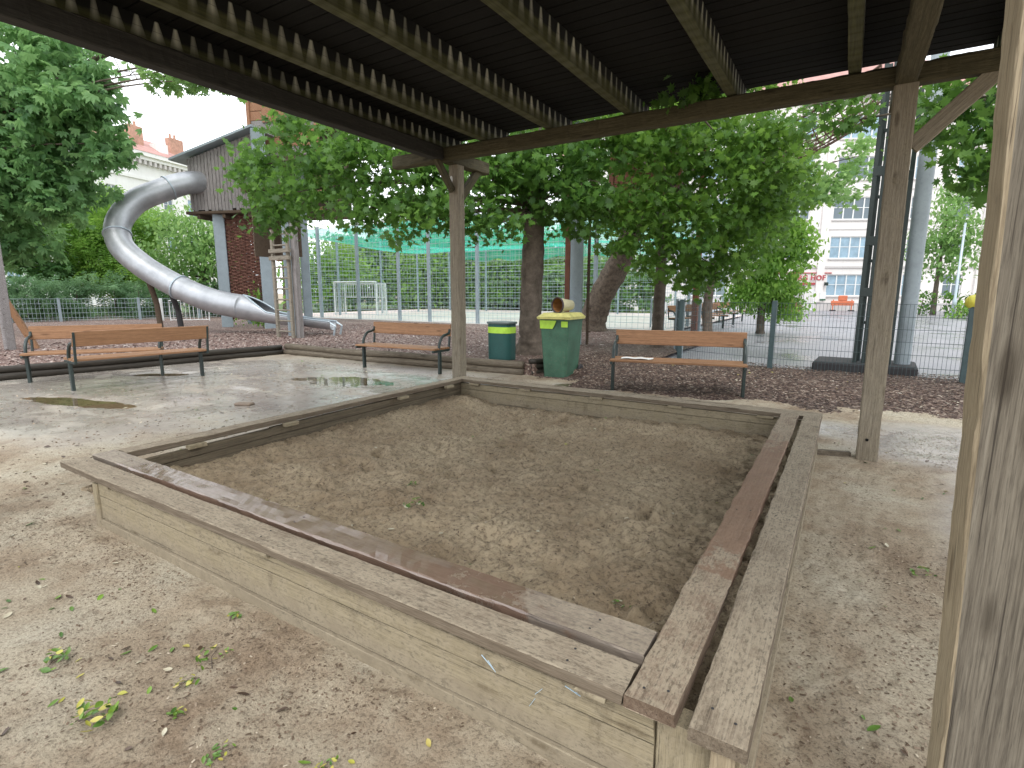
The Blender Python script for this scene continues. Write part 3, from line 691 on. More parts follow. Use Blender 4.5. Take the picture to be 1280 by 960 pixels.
# ------------------------------------------------------------------ bins
M['bin_teal'] = plain('bin_teal', (.012, .075, .068), .5, 0, .12, 6, .05)
M['bin_green'] = plain('bin_green', (.05, .125, .08), .55, 0, .28, 5, .12, .4, (.16, .15, .11))
M['bin_lid_grey'] = plain('bin_lid_grey', (.10, .13, .125), .5, 0, .12, 6, .05)
M['lime'] = plain('lime_sticker', (.42, .68, .06), .5, 0, .12, 15, .03)
M['lid_yellow'] = plain('bin_lid_yellow', (.46, .43, .15), .55, 0, .3, 7, .15, .4, (.20, .19, .08))
t = thing('litter_bin', 'round dark green litter bin with a lime band, standing behind the logs', 'bin', (-5.17, 6.86, .20))
def oval(mb, prof, n=32, ax=1., ay=.8):
    vs = []; fs = []
    for r, z in prof:
        for j in range(n):
            a = 2*PI*j/n; e = 3.2; c, s = math.cos(a), math.sin(a)
            rr_ = 1/((abs(c)**e+abs(s)**e)**(1/e)); vs.append((r*ax*rr_*c, r*ay*rr_*s, z))
    for i in range(len(prof)-1):
        for j in range(n): fs.append((i*n+j, i*n+(j+1) % n, (i+1)*n+(j+1) % n, (i+1)*n+j))
    fs.append(tuple(range(n-1, -1, -1))); fs.append(tuple(range((len(prof)-1)*n, len(prof)*n))); mb.add(vs, fs); return mb
oval(MB(), [(.225, 0), (.235, .02), (.24, .64), (.236, .65)]).build('bin_body', M['bin_teal'], t, smooth=False)
oval(MB(), [(.2425, .49), (.2425, .60)]).build('sticker_band', M['lime'], t)
oval(MB(), [(.24, .65), (.262, .655), (.265, .675), (.255, .69), (.10, .70)]).build('lid', M['bin_lid_grey'], t)
t = thing('wheelie_bin', 'green wheelie bin with a worn yellow lid and lime stickers beside the bench', 'bin', (-3.95, 6.84, -.01), R(2))
t.scale = (1.06, 1.06, 1.04)
mb = MB()
def taper(mb, x0, x1, y0, y1, z0, X0, X1, Y0, Y1, z1, bev=.03):
    def ring(a0, a1, b0, b1, z, b): return [(a0+b, b0, z), (a1-b, b0, z), (a1, b0+b, z), (a1, b1-b, z), (a1-b, b1, z), (a0+b, b1, z), (a0, b1-b, z), (a0, b0+b, z)]
    vs = ring(x0, x1, y0, y1, z0, bev)+ring(X0, X1, Y0, Y1, z1, bev); fs = [tuple(range(7, -1, -1)), tuple(range(8, 16))]+[(i, (i+1) % 8, 8+(i+1) % 8, 8+i) for i in range(8)]
    mb.add(vs, fs); return mb
taper(mb, -.195, .195, -.25, .23, .02, -.245, .245, -.30, .28, .92); taper(mb, -.25, .25, -.31, .29, .921, -.255, .255, -.315, .30, .95, .025)
mb.build('bin_body', M['bin_green'], t)
mb = MB(); taper(mb, -.285, .285, -.36, .30, .948, -.285, .285, -.37, .32, .985, .04); taper(mb, -.285, .285, -.37, .32, .986, -.22, .22, -.28, .30, 1.045, .06)
mb.box(-.20, .20, -.378, -.366, .955, .975, .004); mb.build('lid', M['lid_yellow'], t)
mb = MB(); mb.tube([(-.22, .33, .93), (.22, .33, .93)], .018, 8); mb.build('handle', M['bin_green'], t)
for s in (-1, 1): MB().lathe([(.0, -.02), (.09, -.02), (.10, -.01), (.10, .01), (.09, .02), (.0, .02)], 16, Matrix.Translation((s*.24, .22, .10)) @ Matrix.Rotation(PI/2, 4, 'Y')).build('wheel', M['rubber'], t)
mb = MB(); mb.add([(-.236, -.303, .80), (-.02, -.310, .80), (.02, -.3145, .86), (.05, -.318, .93), (-.238, -.313, .93)], [(0, 1, 2, 3, 4)])
mb.build('sticker', M['lime'], t)
MB().quad((.13, -.3115, .83), (.237, -.3115, .83), (.24, -.3185, .92), (.13, -.3185, .92)).build('sticker', M['lime'], t)
M['can_in'] = plain('bucket_inside', (.22, .10, .03), .5, 0, .2, 6, .05); M['can_out'] = plain('bucket_outside', (.48, .44, .28), .5, 0, .1, 6, .05); M['can_rim'] = plain('bucket_rim', (.045, .03, .035), .5, 0, .1, 6, .05)
cc = thing('bucket', 'open pale bucket with a dark rim lying on its side on the yellow bin lid', 'bucket', (-3.96, 6.70, 1.20), 0)
Mx = Matrix.Rotation(R(90), 4, 'X') @ Matrix.Identity(4); Mr = Matrix.Rotation(R(-16), 4, 'Z')
MM = Mr @ Mx @ Matrix.Scale(1.08, 4)
MB().lathe([(.115, .0), (.075, -.30), (.0, -.30)], 28, MM).build('bucket_body', M['can_out'], cc, smooth=True)
MB().lathe([(.108, .003), (.07, -.27), (.0, -.27)], 28, MM).build('bucket_lining', M['can_in'], cc, smooth=True)
MB().lathe([(.108, .0), (.118, -.01), (.128, .0), (.128, .018), (.108, .018), (.106, .0)], 28, MM).build('rim', M['can_rim'], cc, smooth=True)

# ------------------------------------------------------------------ tree maker
MAPLE = [(0, -.42), (.10, -.18), (.34, -.30), (.26, -.08), (.50, .10), (.27, .12), (.30, .34), (.12, .24), (0, .56), (-.12, .24), (-.30, .34), (-.27, .12), (-.50, .10), (-.26, -.08), (-.34, -.30), (-.10, -.18)]
def leaf_proto(kind):
    if kind == 'maple':
        o_ = np.array([(x, y, .10*abs(x)*1.2-.22*(y-.05)**2) for x, y in MAPLE]); c = np.array([[0, .02, 0]])
        V = np.vstack([c, o_]); n = len(o_); Fc = np.array([(0, i+1, (i+1) % n+1) for i in range(n)])
    elif kind == 'palm':   # palmate/pinnate cluster: 5 narrow leaflets
        V = []; Fc = []
        for a, l in ((-70, .42), (-32, .52), (0, .58), (32, .52), (70, .42)):
            a = R(a); d = np.array([math.sin(a), math.cos(a), 0]); q = np.array([d[1], -d[0], 0]); k = len(V)
            V += [np.zeros(3), d*l*.6+q*.11+[0, 0, -.03], d*l+[0, 0, -.16], d*l*.6-q*.11+[0, 0, -.03]]; Fc += [(k, k+1, k+2), (k, k+2, k+3)]
        V = np.array(V); Fc = np.array(Fc)
    elif kind == 'oval':
        V = np.array([(0, -.5, 0), (.26, -.1, .07), (.2, .25, .04), (0, .5, -.08), (-.2, .25, .04), (-.26, -.1, .07), (0, 0, 0.)]); Fc = np.array([(6, i, (i+1) % 6) for i in range(6)])
    elif kind == 'pinn':   # feathery twig, several small leaflets
        V = []; Fc = []
        for s in (-1, 1):
            for j in range(4):
                y_ = -.35+.24*j; k = len(V); V += [(0, y_, 0), (s*.16, y_+.13, .03), (s*.34, y_+.10, -.05), (s*.15, y_-.01, .02)]; Fc += [(k, k+1, k+2), (k, k+2, k+3)]
        V = np.array(V, float); Fc = np.array(Fc)
    return V, Fc
def leaves(rng, blobs, dens, size, kind, clump=.22, tilt=.55, droop=.8):
    V0, F0 = leaf_proto(kind); Ps = []; tone = []
    for (x, y, z, rx, rz) in blobs:
        n = int(dens*rx*rz); nc = max(6, n//26)
        d = rng.normal(size=(nc, 3)); d /= np.linalg.norm(d, axis=1)[:, None]; rr = rng.random(nc)**.42
        cc_ = np.array([x, y, z])+d*rr[:, None]*np.array([rx, rx*.9, rz])
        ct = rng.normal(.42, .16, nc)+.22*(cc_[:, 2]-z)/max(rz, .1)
        idx = rng.integers(0, nc, n)
        sp = clump*(.6+.4*rx)
        pos = cc_[idx]+rng.normal(size=(n, 3))*np.array([sp, sp, sp*.55])
        Ps.append(pos); tone.append(np.clip(ct[idx]+rng.normal(0, .14, n), 0, 1))
    Pn = np.vstack(Ps); tn = np.concatenate(tone); n = len(Pn)
    az_ = rng.uniform(0, 2*PI, n); tx = rng.normal(droop, tilt, n); ty = rng.normal(0, tilt, n); sc = size*rng.uniform(.45, 1.35, n)
    ca, sa = np.cos(az_), np.sin(az_); cx_, sx_ = np.cos(-tx), np.sin(-tx); cy_, sy_ = np.cos(ty), np.sin(ty)
    # v' = Rz * Rx * Ry * v
    v = V0[None]*sc[:, None, None]
    x1 = v[..., 0]*cy_[:, None]+v[..., 2]*sy_[:, None]; z1 = -v[..., 0]*sy_[:, None]+v[..., 2]*cy_[:, None]; y1 = v[..., 1]
    y2 = y1*cx_[:, None]-z1*sx_[:, None]; z2 = y1*sx_[:, None]+z1*cx_[:, None]
    X = x1*ca[:, None]-y2*sa[:, None]; Y = x1*sa[:, None]+y2*ca[:, None]
    V = np.stack([X, Y, z2], -1)+Pn[:, None]; k = len(V0)
    Fc = (F0[None]+(np.arange(n)*k)[:, None, None]).reshape(-1, 3)
    return V.reshape(-1, 3), Fc, np.repeat(tn, k)
TREE_ID = [0]
def tree(name, label, blobs, trunk, mat, kind='maple', size=.14, dens=1500, bark='bark', group=None, tr=.2, cat='tree', clump=.22, limbs=True, tilt=.55):
    TREE_ID[0] += 1; rng = np.random.default_rng(100+TREE_ID[0])
    base = Vector(trunk[0][0]); t = thing(name, label, cat, tuple(base), 0, group)
    mb = MB(); n = 16
    # trunk: smooth path with flare and bark irregularity
    pts = [Vector(p)-base for p, r in trunk]; rs = [r for p, r in trunk]
    fine = []; fr = []
    for i in range(len(pts)-1):
        p0, p1, p2, p3 = pts[max(i-1, 0)], pts[i], pts[i+1], pts[min(i+2, len(pts)-1)]
        for j in range(8):
            q = j/8; fine.append(.5*((2*p1)+(p2-p0)*q+(2*p0-5*p1+4*p2-p3)*q*q+(3*p1-p0-3*p2+p3)*q**3)); fr.append((rs[i]*(1-q)+rs[i+1]*q)*(1+.05*math.sin(i*7+j*2.1)))
    fine.append(pts[-1]); fr.append(rs[-1])
    k0 = len(mb.v); mb.tube(fine, fr, n)
    vs = []
    for i, p in enumerate(mb.v):
        ring = (i)//n; j = i % n
        c = fine[min(ring, len(fine)-1)]; d = Vector(p)-c; am = 1+.07*math.sin(j*2.4+ring*.35)+.05*math.sin(j*5.1-ring*.6)
        if ring < 6: am *= 1+(.35*max(0, math.sin(j*PI*2/n*2.5+1)))*(1-ring/6)**2
        vs.append(tuple(c+d*am))
    mb.v = vs; mb.build('trunk', M[bark], t, smooth=True)
    if limbs:
        mb = MB()
        for (x, y, z, rx, rz) in blobs:
            e = Vector((x, y, z))-base
            s_ = min(fine, key=lambda q: abs(q.z-(e.z*.55+fine[-1].z*.25))) if len(fine) > 2 else fine[-1]
            mid = (s_+e)/2+Vector((rng.normal(0, .12), rng.normal(0, .12), .18*(e-s_).length*.5)); r0 = min(.07*tr/.2, fr[-1]*.8)
            path = [s_*(1-q)**2+mid*2*q*(1-q)+e*q*q for q in [k/7 for k in range(8)]]
            mb.tube(path, [r0*(1-.85*k/7) for k in range(8)], 6)
            for k in range(5):
                d = Vector(rng.normal(size=3)).normalized(); d.z *= .5; s2 = path[4+k % 4]
                mb.tube([s2, s2+d*rx*.45+Vector((0, 0, .05)), s2+d*rx*.85], [r0*.22, r0*.14, r0*.06], 5)
        mb.build('branch', M[bark], t, smooth=True)
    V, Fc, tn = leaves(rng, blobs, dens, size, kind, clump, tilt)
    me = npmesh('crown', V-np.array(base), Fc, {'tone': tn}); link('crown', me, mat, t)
    return t
M['lf_maple'] = leafmat('maple_leaf', (.018, .055, .010), (.062, .155, .024), (.18, .31, .05), .42)
M['lf_maple_d'] = leafmat('maple_leaf_dark', (.014, .048, .011), (.055, .14, .028), (.15, .28, .05), .42)
M['lf_chest'] = leafmat('chestnut_leaf', (.03, .09, .035), (.10, .23, .08), (.24, .40, .15), .42)
M['lf_light'] = leafmat('light_leaf', (.05, .13, .02), (.14, .29, .045), (.26, .42, .08), .4)
M['lf_mid'] = leafmat('mid_leaf', (.05, .13, .04), (.14, .27, .08), (.28, .43, .14), .4)
M['lf_hedge'] = leafmat('hedge_leaf', (.045, .11, .055), (.11, .22, .105), (.22, .36, .17), .3)
M1 = [(-9.95,5.45,3.85,0.52,0.62),(-9.20,5.27,3.19,0.65,0.75),(-8.34,5.39,4.09,0.69,0.57),(-8.08,5.38,3.24,0.62,0.54),(-7.23,5.39,3.61,0.66,0.68),(-6.98,5.38,2.79,0.50,0.38),(-6.51,5.77,3.28,0.67,0.74),(-6.08,5.66,2.59,0.55,0.40),(-6.03,6.14,3.62,0.54,0.47),(-5.47,6.05,2.65,0.53,0.46),(-5.19,6.59,3.28,0.68,0.68),(-4.97,6.33,2.49,0.48,0.34),(-4.76,6.92,3.55,0.61,0.61),(-4.40,7.54,3.76,0.63,0.63),(-4.45,7.37,3.07,0.56,0.56),(-4.03,7.93,3.32,0.57,0.64),(-3.89,7.90,2.76,0.45,0.37),(-5.02,7.81,2.83,0.45,0.30),(-5.27,7.35,4.30,0.86,0.36),(-7.58,6.52,4.38,0.89,0.38)]
M1 += [(-6.2, 8.6, 5.6, 1.4, 1.0), (-4.6, 9.2, 5.8, 1.3, .9), (-5.3, 7.9, 6.9, 1.5, 1.0), (-7.8, 7.6, 5.2, 1.2, .8)]
tree('maple_tree', 'maple with a straight grey trunk rising right behind the round litter bin', M1,
     [((-5.18, 7.95, .1), .42), ((-5.17, 7.92, .35), .27), ((-5.15, 7.88, .8), .215), ((-5.08, 7.8, 2.2), .195), ((-4.98, 7.75, 3.6), .17), ((-5.1, 7.9, 5.6), .10)], M['lf_maple_d'], 'maple', .15, 1650)
M2 = [(-3.44,8.47,4.17,0.85,0.64),(-2.71,8.92,4.17,0.84,0.71),(-1.96,9.33,3.89,0.83,0.86),(-1.36,10.00,3.60,0.70,0.74),(-3.32,8.68,3.09,0.73,0.66),(-2.55,9.12,2.88,0.79,0.74),(-2.97,9.18,2.10,0.63,0.43),(-2.24,9.96,1.97,0.69,0.63),(-1.84,10.37,2.75,0.83,0.95),(-1.46,11.25,2.98,0.71,0.74),(-2.75,10.5,1.75,0.45,0.3),(-3.56,8.38,2.37,0.41,0.32),(-1.15,9.92,4.31,0.61,0.50),(-3.93,8.17,4.24,0.57,0.43)]
M2 += [(-3.4, 11.4, 5.6, 1.4, 1.), (-2.2, 11.0, 5.9, 1.3, .9), (-3.9, 12.3, 4.6, 1.2, .9)]
tree('maple_tree', 'maple with a thin dark trunk behind the bench, leafy branches hanging low to the fence', M2,
     [((-3.72, 11.5, .05), .2), ((-3.72, 11.5, .4), .14), ((-3.7, 11.45, 1.6), .125), ((-3.6, 11.3, 3.2), .11), ((-3.2, 11.1, 5.4), .06)], M['lf_maple'], 'maple', .15, 1600)
tree('leaning_tree', 'old tree with a thick trunk leaning to the right at the court edge', [(-5.3, 14.6, 3.7, 1.2, .8), (-4.6, 14.2, 4.4, 1.1, .8), (-6.2, 15.2, 4.6, 1.3, .9), (-5.2, 14.9, 5.8, 1.5, 1.1)],
     [((-6.95, 14.9, .05), .66), ((-6.9, 14.9, .4), .46), ((-6.65, 14.8, 1.1), .40), ((-6.0, 14.6, 2.2), .34), ((-5.5, 14.5, 3.3), .29), ((-5.2, 14.5, 5.0), .2)], M['lf_maple_d'], 'maple', .16, 1100, bark='bark2')
M3 = [(-2.14,17.80,1.95,0.97,0.89),(-1.68,18.26,2.83,0.77,0.89),(-2.73,17.30,1.32,0.73,0.51),(-1.55,18.56,3.40,0.35,0.5),(-1.95,18.6,1.5,0.6,0.6),(-1.8,18.3,.95,.7,.5),(-2.6,18.3,3.6,1.0,.9),(-2.4, 18.5, 4.8, 1.1, .9)]
tree('young_tree', 'bright green leafy young tree beyond the fence, left of the plaza', M3, [((-2.3, 18.2, .02), .13), ((-2.3, 18.2, 1.2), .1), ((-2.2, 18.3, 3.5), .06)], M['lf_light'], 'oval', .16, 2300)
M3b = [(-1.04,15.29,3.93,0.89,0.63),(-0.74,15.61,4.55,0.68,0.46),(-0.20,15.93,4.45,0.58,0.59),(0.02,16.17,4.97,0.48,0.42),(-1.06,14.26,4.81,0.55,0.43),(-1.43,15.12,4.24,0.59,0.42),(-2.2,15.6,5.2,1.1,.8)]
tree('plane_tree', 'airy green tree whose branches reach out in front of the pale apartment house', M3b, [((-3.5, 15.9, .02), .15), ((-3.5, 15.9, 1.5), .12), ((-3.0, 15.8, 3.6), .09), ((-2.2, 15.7, 4.8), .06)], M['lf_mid'], 'maple', .17, 800)
M4 = [(1.19,7.63,3.49,0.43,0.59),(0.92,7.88,3.79,0.36,0.36),(1.27,7.19,2.84,0.23,0.42),(0.78,8.00,3.60,0.23,0.32),(1.50,7.17,3.24,0.39,0.54),(-0.47,8.53,4.21,0.56,0.17),(-0.04,8.75,3.97,0.29,0.22),(2.6,7.3,4.2,1.1,.9),(3.6,7.4,5.0,1.4,1.1),(2.2,7.9,5.0,1.0,.7)]
tree('maple_tree', 'maple on the right whose dark branches hang behind the pavilion brace', M4, [((4.4, 7.4, .0), .3), ((4.4, 7.4, .6), .2), ((4.2, 7.4, 2.4), .17), ((3.5, 7.4, 4.4), .11)], M['lf_maple_d'], 'maple', .15, 1700)
M5 = [(-20.15,5.20,7.08,1.36,1.47),(-18.92,5.79,6.19,1.19,1.35),(-19.97,4.91,5.08,1.16,1.35),(-19.59,5.63,4.51,1.02,1.17),(-21.34,4.92,3.42,1.23,1.20),(-18.62,6.15,7.08,0.70,0.90),(-18.10,6.17,5.52,0.50,0.68),(-19.68,5.72,8.19,1.18,0.68),(-21.2,4.2,6.5,1.5,1.4),(-21.0,3.2,4.6,1.5,1.4)]
tree('chestnut_tree', 'big dark chestnut filling the upper left, left of the tube slide', M5, [((-23.2, 1.6, .0), .4), ((-23.2, 1.6, 1.), .28), ((-22.6, 2.4, 3.6), .24), ((-21.0, 4.2, 6.2), .14)], M['lf_chest'], 'palm', .42, 520, clump=.3)
tree('maple_tree', 'dark broad tree rising behind the hedge at the left edge', [(-32.47, 6.12, 4.70, 2.12, 1.89), (-33.29, 8.01, 3.76, 1.77, 1.42), (-32.59, 4.47, 3.29, 1.77, 1.42), (-34.24, 6.12, 6.36, 2.36, 1.65), (-33.06, 9.19, 2.46, 1.42, 0.94), (-33.53, 3.06, 4.70, 1.77, 1.77)], [((-34.0, 5.4, 0), .3), ((-33.9, 5.4, 1.8), .24), ((-33.5, 5.6, 4.8), .14)], M['lf_chest'], 'palm', .4, 420, clump=.35)
M6 = [(-32.82, 12.41, 4.55, 1.90, 2.11), (-33.75, 11.51, 2.87, 1.68, 1.47), (-31.90, 12.53, 2.25, 1.72, 1.05), (-35.81, 12.24, 5.97, 1.36, 1.75), (-33.98, 14.46, 4.36, 1.25, 1.83), (-33.01, 10.27, 3.51, 1.52, 1.64), (-32.66, 11.21, 2.10, 1.40, 1.05), (-34.88, 10.27, 5.14, 1.40, 1.29)]
tree('locust_tree', 'yellow green feathery tree behind the tube slide bend', M6, [((-33.4, 12.3, .0), .25), ((-33.3, 12.3, 1.7), .2), ((-33.2, 12.4, 4.6), .12)], M['lf_light'], 'pinn', .55, 300, clump=.35)
M7 = [(-28.60,13.66,4.03,1.88,1.83),(-27.45,14.14,2.83,1.52,1.62),(-30.38,13.39,2.25,1.54,1.05),(-28.09,15.28,4.54,0.99,1.26),(-32.14,14.15,5.11,1.19,0.87),(-26.62,13.14,1.23,1.09,0.59),(-27.2,15.6,2.4,1.2,1.2)]
tree('linden_tree', 'rounded mid green tree between the slide and the play tower posts', M7, [((-28.4, 14.2, .0), .24), ((-28.4, 14.2, 1.5), .18), ((-28.4, 14.3, 4.2), .1)], M['lf_mid'], 'oval', .24, 560, clump=.35)
tree('linden_tree', 'tree whose top shows above the slide cabin roof', [(-36, 24.5, 10.2, 2.2, 1.3), (-34, 25.5, 9.6, 1.8, 1.2), (-37, 24, 8.4, 2.2, 1.6)], [((-36, 24.5, 0), .4), ((-36, 24.5, 4), .28), ((-36, 24.5, 9), .12)], M['lf_mid'], 'oval', .34, 240, clump=.5)
# trees behind the sports court
far_labs = ['hedge-like tree behind the football goal', 'broad tree behind the court, right of the goal', 'tall tree behind the middle of the court', 'loose tree behind the court seen beside the wheelie bin', 'small tree behind the court at the play tower foot', 'tall tree behind the court ladder tower']
for i, (x, y, h, rr_) in enumerate(((-29, 31.5, 5.2, 2.6), (-26.5, 35.5, 7.0, 3.2), (-22, 35, 6.0, 3.0), (-17.5, 37, 4.6, 2.2), (-33, 26, 5.2, 2.6), (-31, 33.5, 9.0, 3.0))):
    bl = [(x, y, h*.72, rr_, h*.32), (x-rr_*.6, y-.4, h*.5, rr_*.7, h*.28), (x+rr_*.6, y+.3, h*.48, rr_*.7, h*.28), (x, y-.5, h*.26, rr_*.9, h*.22)]
    tree('garden_tree', far_labs[i], bl, [((x, y, 0), .25), ((x, y, h*.4), .18), ((x, y, h*.8), .08)], M['lf_mid' if i % 2 else 'lf_light'] if i != 3 else M['lf_mid'], 'oval', .33, 430, group='trees behind the sports court', clump=.5)
RT = [(4.75, 41.2, 5.9, 1.5, 1.5), (4.2, 41.4, 4.3, 1.6, 1.2), (5.6, 41.6, 4.6, 1.5, 1.3), (4.9, 41.3, 3.1, 1.6, .8), (4.9, 41.7, 7.2, 1.0, .9)]
tree('street_tree', 'young street tree in front of the apartment house, left of the lamp post', RT, [((4.7, 41.5, 0), .16), ((4.7, 41.5, 3), .12), ((4.8, 41.5, 6.), .06)], M['lf_mid'], 'oval', .3, 300, clump=.4)
tree('street_tree', 'street tree half hidden behind the near pavilion post', [(10, 40, 4.6, 1.8, 1.6), (9.2, 40.2, 3.4, 1.4, 1.1), (10.6, 40, 6.2, 1.4, 1.2)], [((10, 40, 0), .16), ((10, 40, 3), .12), ((10, 40, 6.), .06)], M['lf_mid'], 'oval', .3, 260, clump=.4)
# leafy twig reaching through above the beam, and twigs hanging in at the upper left
def twig(label, blobs, path, mat, size=.12, dens=1500):
    TREE_ID[0] += 1; rng = np.random.default_rng(300+TREE_ID[0]); t = thing('leafy_branch', label, 'branch', path[0])
    b0 = Vector(path[0]); MB().tube([Vector(p)-b0 for p in path], .012, 6).build('stem', M['bark'], t)
    V, Fc, tn = leaves(rng, blobs, dens, size, 'maple', .08); me = npmesh('foliage', V-np.array(b0), Fc, {'tone': tn}); link('foliage', me, mat, t)
twig('leafy maple twig poking in over the far pavilion beam', [(-1.25, 4.05, 3.20, .15, .07), (-1.42, 4.02, 3.17, .2, .05), (-1.12, 4.1, 3.18, .13, .06), (-1.2, 4.0, 3.25, .12, .05)], [(-2.0, 8.2, 4.0), (-1.6, 5.5, 3.5), (-1.3, 4.3, 3.2)], M['lf_maple_d'], .10, 4200)
tree('ash_tree', 'tree beyond the chestnut whose twigs droop into the white sky gap', [(-15.80,6.73,7.12,0.95,0.25),(-15.07,7.14,6.91,0.45,0.21),(-14.6,7.5,7.1,0.6,0.3),(-15.5, 8.5, 8.0, 1.5, .7)], [((-25.2, 2.0, 0), .3), ((-25.2, 2.2, 3), .22), ((-22.0, 5.6, 7.0), .12), ((-18, 7.2, 8.6), .07)], M['lf_mid'], 'palm', .28, 900)
# a climbing creeper on the wicker is left to the tower; hedges:
def hedge(name, label, x0, y0, x1, y1, h, dep_, mat, dens, size, kind='pinn', cat='hedge'):
    TREE_ID[0] += 1; rng = np.random.default_rng(500+TREE_ID[0]); t = thing(name, label, cat, ((x0+x1)/2, (y0+y1)/2, 0)); b0 = np.array([(x0+x1)/2, (y0+y1)/2, 0])
    Lh = math.hypot(x1-x0, y1-y0); bl = []; n = max(2, int(Lh/1.0))
    for i in range(n):
        q = (i+.5)/n
        for zz in (h*.3, h*.72): bl.append((x0+(x1-x0)*q+rng.normal(0, .15), y0+(y1-y0)*q+rng.normal(0, .15), zz*(1+rng.normal(0, .06)), dep_*.9, h*.3*(1+rng.normal(0, .12))))
    V, Fc, tn = leaves(rng, bl, dens, size, kind, .25); V[:, 2] = np.maximum(V[:, 2], .02)
    me = npmesh('foliage', V-b0, Fc, {'tone': tn}); link('foliage', me, mat, t)
    for b_ in bl[::2]: MB().tube([(b_[0]-b0[0], b_[1]-b0[1], 0), (b_[0]-b0[0]+.1, b_[1]-b0[1], h*.7)], .03, 5).build('stem', M['bark'], t)
hedge('hedge', 'grey green conifer hedge behind the low fence on the far left', -33.6, -5, -26.6, 15.2, 2.1, .8, M['lf_hedge'], 620, .34)
hedge('hedge', 'tall leafy hedge along the back of the sports court', -30.5, 33, -10, 34, 4.2, 1.1, M['lf_mid'], 330, .34, 'oval')
hedge('hedge', 'high wall of green climbers beyond the far end of the sports court', -36, 29, -19, 38.5, 6.2, 1.3, M['lf_mid'], 300, .4, 'oval')
hedge('hedge', 'clipped green hedge at the foot of the apartment house', 3.6, 40.2, 7.8, 39.3, 1.5, .8, M['lf_maple_d'], 420, .22, 'oval')
hedge('shrub', 'bright green shrubs growing beyond the four benches by the plaza', -3.4, 29.5, -1.6, 27.5, .8, .6, M['lf_light'], 500, .16, 'oval', 'shrub')
hedge('shrub', 'bright green planting at the base of the lamp post', 4.6, 35.3, 6.6, 35.0, .7, .5, M['lf_light'], 700, .18, 'oval', 'shrub')

# ------------------------------------------------------------------ mesh fences
def wire_panel(mb, p0, p1, z0, z1, dx, dz, rw=.004, rh=.005):
    p0 = Vector(p0); p1 = Vector(p1); d = p1-p0; Lg = d.length; n = max(1, int(Lg/dx)); u = d/Lg; q = Vector((-u.y, u.x, 0))
    for i in range(n+1):
        p = p0+u*(Lg*i/n)
        mb.add([(p.x-u.x*rw/2, p.y-u.y*rw/2, z0), (p.x+q.x*rw*.8, p.y+q.y*rw*.8, z0), (p.x+u.x*rw/2, p.y+u.y*rw/2, z0), (p.x-u.x*rw/2, p.y-u.y*rw/2, z1), (p.x+q.x*rw*.8, p.y+q.y*rw*.8, z1), (p.x+u.x*rw/2, p.y+u.y*rw/2, z1)], [(0, 1, 4, 3), (1, 2, 5, 4), (2, 0, 3, 5)])
    k = max(1, int(round((z1-z0)/dz)))
    for j in range(k+1):
        z = z0+(z1-z0)*j/k
        for s in (-1, 1):
            o_ = q*rw*1.1*s; a = p0+o_; b = p1+o_
            mb.add([(a.x, a.y, z-rh/2), (a.x+q.x*rw*s, a.y+q.y*rw*s, z), (a.x, a.y, z+rh/2), (b.x, b.y, z-rh/2), (b.x+q.x*rw*s, b.y+q.y*rw*s, z), (b.x, b.y, z+rh/2)], [(0, 1, 4, 3), (1, 2, 5, 4), (2, 0, 3, 5)])
def mesh_fence(label, pts, z0, h, dx=.05, dz=.2, pw=.05, mat='wire', pmat='fence', rw=.005, name='mesh_fence', step=None, zb=None):
    t = thing(name, label, 'fence', (pts[0][0], pts[0][1], 0)); b0 = Vector((pts[0][0], pts[0][1], 0))
    for i in range(len(pts)-1):
        a = Vector((*pts[i], 0))-b0; b = Vector((*pts[i+1], 0))-b0
        mb = MB(); wire_panel(mb, a, b, z0+.04, z0+h-.02, dx, dz, rw, rw*1.3); mb.build('mesh_panel', M[mat], t)
    for p in pts:
        q = Vector((*p, 0))-b0; MB().box(q.x-pw/2, q.x+pw/2, q.y-pw/2, q.y+pw/2, z0-.2, z0+h+.02, .004).build('post', M[pmat], t)
    return t
f = mesh_fence('green grey double wire mesh fence between the wood chips and the plaza', [(-2.62, 9.35), (-.93, 8.72), (1.60, 8.58), (4.1, 8.44), (6.6, 8.3)], .08, 1.18, .05, .195, .075, rw=.005)
f = mesh_fence('denser wire fence panels beside the thin maple trunk', [(-2.62, 9.45), (-3.2, 11.2), (-3.1, 13.0)], .05, 1.2, .06, .2, .06, 'wire', 'galvpost', rw=.006)
f = mesh_fence('low wire fence in front of the far left hedge', [(-33, -5.2), (-31.8, -2.6), (-30.6, 0), (-29.7, 2.6), (-28.8, 5.2), (-27.9, 7.8), (-27.0, 10.4), (-26.2, 12.6), (-25.4, 15.6)], .1, 1.05, .12, .2, .09, 'galv', 'galvpost', rw=.009)
t = thing('barrier', 'small white barred barrier below the slide bend', 'barrier', (-24.3, 11.2, .1), R(50))
mb = MB(); mb.tube([(-.75, 0, 0), (-.75, 0, .95), (.75, 0, .95), (.75, 0, 0)], .025, 8); mb.build('frame', M['white'], t)
mb = MB()
for i in range(9): mb.tube([(-.62+i*.155, 0, .12), (-.62+i*.155, 0, .95)], .012, 6)
mb.tube([(-.75, 0, .12), (.75, 0, .12)], .018, 6); mb.build('bars', M['white'], t)
o = MB().box(-.05, .05, -.05, .05, 0, 1.05, .01).build('bollard', M['white'], None, (-25.0, 10.4, .1)); tag(o, 'short white post beside the barred barrier', 'post')
o = mesh_fence('thin sapling guard fence of grey bars by the far path', [(-6.0, 18.2), (-4.8, 18.2)], .1, 1.1, .09, .3, .05, 'galv', 'galvpost', rw=.01)

